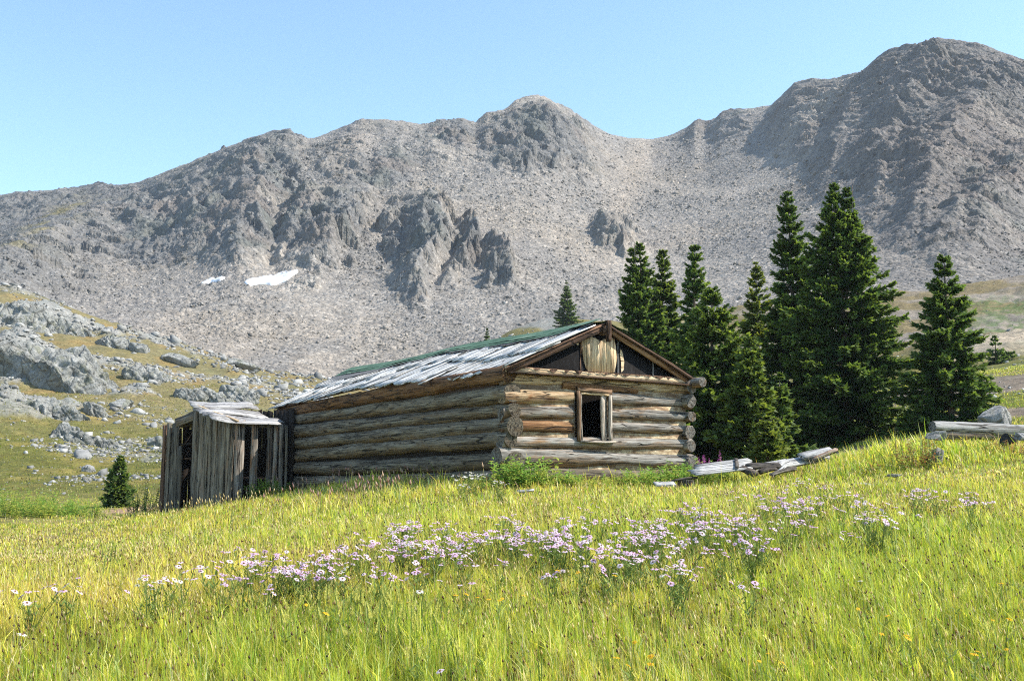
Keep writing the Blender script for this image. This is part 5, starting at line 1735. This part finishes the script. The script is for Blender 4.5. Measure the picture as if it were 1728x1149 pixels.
M_CRAG = mat_stone('hillside crag stone', (.29, .288, .265), (.165, .168, .158), (.40, .395, .37), sc=.6)
M_STONE = mat_stone('pale boulder stone', (.30, .295, .28), (.20, .20, .19), (.42, .41, .40), (.30, .28, .22), sc=2.5)
M_BLACKSTONE = mat_stone('black charred stone', (.03, .028, .027), (.015, .015, .015), (.07, .065, .06), (.05, .045, .04), sc=4)


def ico(sub):
    import bmesh
    bm = bmesh.new(); bmesh.ops.create_icosphere(bm, subdivisions=sub, radius=1)
    V = np.array([v.co[:] for v in bm.verts]); T = np.array([[v.index for v in f.verts] for f in bm.faces]); bm.free()
    return V, T


_ICO = {}


def rock(name, sx_, sy_, sz_, seed, loc, mat, label, cat='rock', group=None, sub=4, planes=16, rough=.10, rz=0., lean=0., jag=0.):
    """angular rock: a ball cut by random planes, then broken up by ledges and noise"""
    if sub not in _ICO: _ICO[sub] = ico(sub)
    V0, T = _ICO[sub]; g = np.random.default_rng(seed)
    V = V0 * (1 + .18 * perlin(V0[:, 0] * 1.3 + seed, V0[:, 1] * 1.3 + V0[:, 2] * 1.1, seed))[:, None]
    fam = [np.array([-.75, -.45, .55]), np.array([.55, -.65, .5]), np.array([.1, -.9, .25]), np.array([.5, .2, .85])]
    for kk in range(planes):
        nrm = g.normal(0, 1, 3); nrm[2] *= .8; d = g.uniform(.45, .9)
        if sub >= 5 and kk % 4: nrm = fam[kk % 4] + g.normal(0, .22, 3); d = g.uniform(.28, .75)
        nrm /= np.linalg.norm(nrm)
        V = V - np.maximum(0, V @ nrm - d)[:, None] * nrm * .96
    P = V * np.array([sx_, sy_, sz_])
    k = 1 / max(.35, (sx_ * sz_) ** .5)
    a, b = P[:, 0] * k + P[:, 2] * k * .7, P[:, 1] * k + P[:, 2] * k * .55
    N = V0 / np.linalg.norm(V0, axis=1)[:, None]
    dsp = rough * (ridged(a * 1.6, b * 1.6, 5, seed + 3) - .5) * 2 + jag * (ridged(P[:, 0] * k * 3.2 - P[:, 2] * k * 1.6, P[:, 1] * k * 1.5 + P[:, 2] * k * .5, 4, seed + 5) - .5) * 2
    if sub >= 5:       # fractured into blocks
        w1, w2, wi = worley(a * 2.0 + .6 * b, b * 1.7, seed + 7); v1, v2, vi = worley(a * 5.0, b * 4.4 + .8 * a, seed + 8)
        dsp = dsp + .17 * (wi - .5) * np.clip((w2 - w1) * 5, 0, 1) + .075 * (vi - .5) * np.clip((v2 - v1) * 5, 0, 1) - .05 * np.clip(1 - (w2 - w1) * 9, 0, 1)
    P = P + N * (dsp * (sx_ * sz_) ** .5)[:, None]
    P[:, 0] += lean * P[:, 2]
    o = mesh_np(name, P, None, T, mat, None, None, False)
    o.location = loc; o.rotation_euler = (0, 0, rz); tag(o, label, cat, group)
    return o


# outcrops of the left hillside: px centre, py foot, distance, width px, height px, seed, lean, label
OUT = [
    (70, 648, 108, 250, 112, 11, .25, 'largest grey cliff outcrop high on the left hillside, cut by the left edge', 6),
    (150, 612, 112, 110, 66, 12, .3, 'slanting right shoulder of rock against the largest left outcrop', 6),
    (40, 540, 142, 190, 62, 13, .2, 'long grey rock band near the top of the left hillside', 6),
    (125, 530, 144, 70, 34, 14, .2, 'grey knob of rock at the right end of the top rock band', 5),
    (192, 556, 140, 66, 40, 15, .1, 'separate pale grey block on the hillside crest, right of the top rock band', 5),
    (70, 716, 92, 100, 62, 16, .5, 'slanting pale slab outcrop lying low on the left hillside', 6),
    (118, 700, 92, 60, 34, 26, .4, 'broken rock step between the slanting slab and the upright boulder', 5),
    (162, 690, 94, 46, 38, 17, .1, 'upright dark boulder beside the slanting slab on the left hillside', 5),
    (155, 759, 80, 96, 44, 18, .1, 'big angular grey boulder nearest the turf on the left hillside', 5),
    (112, 745, 84, 70, 48, 19, .2, 'fractured rock mass just behind the big angular boulder', 5),
    (252, 624, 118, 66, 34, 20, .2, 'dark stepped outcrop at mid height on the left hillside', 5),
    (318, 657, 112, 74, 42, 21, .25, 'steep grey outcrop, left one of the row above the shed roof', 5),
    (362, 652, 113, 62, 38, 22, .25, 'middle outcrop of the row above the shed roof', 5),
    (412, 640, 116, 64, 34, 23, .25, 'right outcrop of the row above the shed roof', 5),
    (435, 674, 108, 32, 15, 24, 0, 'small dark boulder on the turf left of the cabin roof', 4),
    (150, 776, 63, 19, 12, 25, 0, 'lone rounded pale boulder on the green turf below the outcrops', 4),
    (262, 742, 78, 34, 18, 27, 0, 'low grey boulder behind the left end of the shed', 4),
    (165, 625, 112, 40, 22, 28, 0, 'small dark outcrop right of the largest left outcrop', 4),
    (232, 570, 140, 34, 20, 29, 0, 'little grey outcrop beside the pale block on the crest', 4),
    (300, 604, 140, 60, 20, 30, 0, 'low grey ledge on the hillside crest above the dark stepped outcrop', 4),
    (395, 612, 150, 70, 20, 31, 0, 'low grey ledge on the crest above the right outcrop of the row', 4),
    (20, 690, 95, 70, 26, 32, .1, 'low broken ledge at the left edge under the largest outcrop', 5),
    (205, 668, 100, 34, 16, 33, 0, 'small ledge of rock between the upright boulder and the outcrop row', 4),
]
for px, py, Y, wp, hp, sd, ln, lab, sub in OUT:
    x, y, z = at(px, py, Y)
    g_ = float(gz(np.array([x]), np.array([y]))[0])
    W = wp / F * Y / 2 * 1.4; Hh = hp / F * Y
    big = sub >= 5
    rock('rock_outcrop' if hp > 30 else 'boulder', W, W * .7, Hh * (1.0 if big else .85), sd, (x, y + W * .25, min(g_, z) + Hh * .12), M_CRAG if hp > 13 else M_STONE, lab, 'rock', None, sub + (1 if sub == 5 else 0), 26 if big else 13, .05 if big else .05, RNG.uniform(-.3, .3), ln * .6, .085 if big else 0)

# loose stones strewn over the hillside and the slopes: too many to count
CUBE = np.array([(-1, -1, -1), (1, -1, -1), (1, 1, -1), (-1, 1, -1), (-1, -1, 1), (1, -1, 1), (1, 1, 1), (-1, 1, 1)], float)
CQ = np.array([(0, 3, 2, 1), (4, 5, 6, 7), (0, 1, 5, 4), (1, 2, 6, 5), (2, 3, 7, 6), (3, 0, 4, 7)])


def stones(P, size, g, cols):
    n = len(P)
    V = np.repeat(CUBE[None], n, 0) * (1 + g.normal(0, .30, (n, 8, 3)))
    V[:, 4:] *= g.uniform(.45, .95, (n, 1, 1)) 
    V = V * (g.uniform(.55, 1.3, (n, 1, 3)) * np.array([1, 1, .7])) * (size * .5)[:, None, None]
    a = g.uniform(0, 6.28, n); b = g.normal(0, .35, n)
    ca, sa, cb, sb = np.cos(a)[:, None], np.sin(a)[:, None], np.cos(b)[:, None], np.sin(b)[:, None]
    x, y, z = V[..., 0], V[..., 1], V[..., 2]
    y, z = y * cb - z * sb, y * sb + z * cb
    x, y = x * ca - y * sa, x * sa + y * ca
    V = np.stack([x, y, z], -1) + P[:, None]
    C = np.repeat(cols[:, None], 8, 1)
    q = (np.arange(n) * 8)[:, None, None] + CQ[None]
    return V.reshape(-1, 3), C.reshape(-1, 3), q.reshape(-1, 4)


def mat_loose():
    m = NT('loose stone'); a = m.attr(); P = m.pos(); n = m.noise(P, 3, 5, .65)
    return m.surf(m.principled(m.mix(a, m.ramp(n, [(.3, .7), (.7, 1.25)]), 1., 'MULTIPLY'), .9, m.bump(n, .5, .1), .2))


M_LOOSE = mat_loose()
g = np.random.default_rng(55)
n = 130000
y = np.exp(g.uniform(math.log(38), math.log(172), n)); px = np.where(g.random(n) < .7, g.uniform(-150, 900, n), g.uniform(1150, 1800, n)); x = (px - CX) / F * y
dens = sstep(.02, .34, fbm(x * .05, y * .05, 4, 55)) * .8 + .75 * sstep(.3, .8, far_rock(x, y)) * sstep(85, 105, y) + .02
dens *= sstep(38, 55, y) * np.where((px > 240) & (px < 500) & (y < 45), .2, 1)
right = (px > 900)
dens = np.where(right, .25 * sstep(-.05, .25, fbm(x * .12, y * .08, 3, 66)) * (px > 1180), dens)
ok = g.random(n) < dens * .5
x, y, px = x[ok], y[ok], px[ok]; n = len(x)
size = np.exp(g.normal(-1.75, .55, n)) * np.clip(y / 90, .55, 1.5) * np.where(px > 900, .55, 1)
cols = np.array([.235, .23, .215]) * np.exp(g.normal(0, .28, (n, 1))) * np.array([1, 1, 1])
V, C, Q = stones(np.stack([x, y, gz(x, y) + size * .12], 1), size, g, cols)
lo = mesh_np('loose_stones', V, Q, None, M_LOOSE, None, C)
tag(lo, 'loose grey stones strewn over the turf of the hillside and slopes', 'stones', kind='stuff')

# talus on the mountain
n = 130000
j = (g.beta(1.0, 1.15, n) * (mr - 10)).astype(int) + 4; i = g.integers(90, mc - 90, n)
m_ = (g.random(n) < (.35 + .65 * (1 - rockmask[j, i])) * (.25 + .75 * sstep(-.25, .25, fbm(sx[j, i] * .02, sy[j, i] * .02, 4, 141))) * (1 - .8 * fine[j, i]))
j, i = j[m_], i[m_]; n = len(j)
P = MV[j, i] + g.normal(0, .3, (n, 3)) * np.array([1, 1, 0])
size = np.exp(g.normal(-.95, .45, n)) * np.clip(P[:, 1] / 330, .55, 1.2)
base = MC[j, i]
cols = base * np.exp(g.normal(.05, .24, (n, 1))) + .005
V, C, Q = stones(P, size, g, cols)
tal = mesh_np('talus_stones', V, Q, None, M_LOOSE, None, C)
tag(tal, 'grey talus blocks covering the scree slopes of the mountain', 'stones', kind='stuff')

# ================================================================ FALLEN TIMBER AND STONES IN FRONT
def gpt(px, Y, up=0.):
    x = (px - CX) / F * Y
    return Vector((x, Y, float(gz(np.array([x]), np.array([Y]))[0]) + up))


def hit(px, py, Y):
    return Vector(at(px, py, Y))


M_BLEACH = wood_mat('bleached timber', (.20, .19, .175), (.38, .37, .35), (.54, .53, .51), (.30, .27, .23), .05, along=.7, across=18, rough=.7, vary=.2)
M_GREYLOG = wood_mat('silver grey log', (.11, .10, .09), (.25, .24, .225), (.37, .36, .345), (.16, .14, .12), .05, along=.6, across=18)
M_ROT = wood_mat('rotten dark timber', (.03, .024, .018), (.09, .075, .06), (.17, .15, .125), (.10, .055, .03), .1, along=.9, across=16)


def tp(o, label, cat='board', group=None):
    return tag(o, label, cat, group)


p = gpt(1210, 20.6)
panel_o = tag(empty('fallen_boarding', p), 'bleached panel of wide boards lying tilted in the grass right of the cabin', 'wooden panel')
A0, A1 = hit(1168, 800, 20.2) - p, hit(1262, 788, 20.6) - p
dpt = Vector((.25, .80, .20))
for k in range(4):
    o = slab('board', A0 + dpt * (.24 * k), A1 + dpt * (.24 * k) + Vector((RNG.normal(0, .04), 0, 0)), .225, .03, dpt, M_BLEACH, panel_o, warp=.003, rnd=.006, ragged=.03)
o = slab('batten', A0.lerp(A1, .78) + Vector((0, -.14, .025)), A0.lerp(A1, .72) + dpt * .8 + Vector((0, 0, .03)), .06, .03, (1, 0, 0), M_ROT, panel_o)
for k, (a, b, wd, tk, mt, lab) in enumerate((
        ((1290, 789, 21.0), (1398, 770, 22.0), .24, .05, M_BLEACH, 'long bleached board leaning up the bank behind the rotten timbers'),
        ((1352, 770, 21.5), (1404, 759, 21.8), .24, .04, M_BLEACH, 'short wide bleached board at the upper end of the board row'),
        ((1372, 776, 21.3), (1412, 758, 21.7), .07, .06, M_PLANK_LIT, 'narrow grey lath resting against the short wide board'),
        ((1258, 792, 20.8), (1330, 780, 21.4), .20, .04, M_BLEACH, 'bleached board half buried behind the rotten timbers'),
        ((1104, 817, 19.6), (1136, 816, 19.6), .16, .03, M_BLEACH, 'small white board piece flat in the grass before the stump'),
        ((872, 829, 18.6), (900, 827, 18.6), .06, .03, M_BLEACH, 'little pale stick in the grass below the cabin window'),
        ((1312, 797, 20.3), (1326, 786, 20.6), .06, .03, M_BLEACH, 'short pale lath standing askew at the right of the rotten timbers'))):
    tp(slab('loose_board', hit(*a), hit(*b), wd, tk, (.25, .8, .35), mt, None, warp=.004, rnd=.008, ragged=.02), lab)
for a, b, wd, tk, lab in (((1250, 787, 20.6), (1278, 803, 20.2), .12, .07, 'rotten dark plank slanting at the right end of the fallen boards'),
                          ((1262, 789, 20.6), (1318, 784, 20.9), .14, .06, 'rotten dark plank lying flat behind the slanting one'),
                          ((1276, 797, 20.3), (1312, 791, 20.5), .10, .05, 'dark splintered plank low in the grass before the flat one'),
                          ((1300, 801, 20.2), (1344, 790, 20.6), .09, .04, 'thin weathered plank at the right end of the rotten heap')):
    tp(slab('timber', hit(*a), hit(*b), wd, tk, (.2, .8, .45), M_ROT, None, warp=.02, rnd=.03, ragged=.05), lab, 'timber')
st = log('stump', gpt(1152, 20.2, -.15), gpt(1153, 20.2, .20), .17, .14, M_ROT, None, wob=.03, seg=20)
tag(st, 'dark weathered stump with a flat top left of the fallen panel', 'stump')
o = slab('loose_board', gpt(1133, 20.1, .20), gpt(1172, 20.25, .21), .12, .04, (.2, .9, 0), M_ROT, None); tp(o, 'dark board end lying on top of the stump')
lg = log('fallen_log', hit(1572, 718, 20.8), hit(1900, 735, 22.2), .115, .125, M_GREYLOG, None, bend=.02, seg=22)
tag(lg, 'long silvery fallen log lying across the bank on the right', 'log')
lg = log('fallen_log', hit(1590, 731, 20.9), hit(1800, 742, 21.9), .10, .11, M_PLANK_LIT, None, bend=.02, seg=18)
tag(lg, 'thinner shadowed log tucked under the long silvery log', 'log')
for px, py, Y, w_, h_, sd, mt, lab, ln in (
        (1680, 704, 22.2, .44, .30, 71, M_STONE, 'pale wedge shaped boulder behind the long fallen log', .4),
        (1700, 741, 20.2, .16, .14, 72, M_BLACKSTONE, 'black charred stone under the right part of the fallen log', 0),
        (1583, 736, 20.2, .24, .13, 73, M_STONE, 'flat pale stone under the left end of the fallen log', 0),
        (1724, 737, 20.4, .16, .09, 76, M_STONE, 'small pale stone at the right edge beside the black stone', 0),
        (1583, 772, 18.9, .13, .17, 74, M_STONE, 'pale stone showing on the front of the grassy bank', .1),
        (1454, 817, 16.6, .22, .03, 75, M_STONE, 'flat pale stone flush in the trail grass on the right', 0),
        (1510, 802, 17.2, .18, .03, 77, M_STONE, 'second flat stone further along the trail on the right', 0)):
    x, y, z = at(px, py, Y)
    rock('boulder' if h_ > .2 else 'stone', w_, w_ * .8, h_, sd, (x, y, z), mt, lab, 'rock', None, 4, 12, .06, 0, ln)
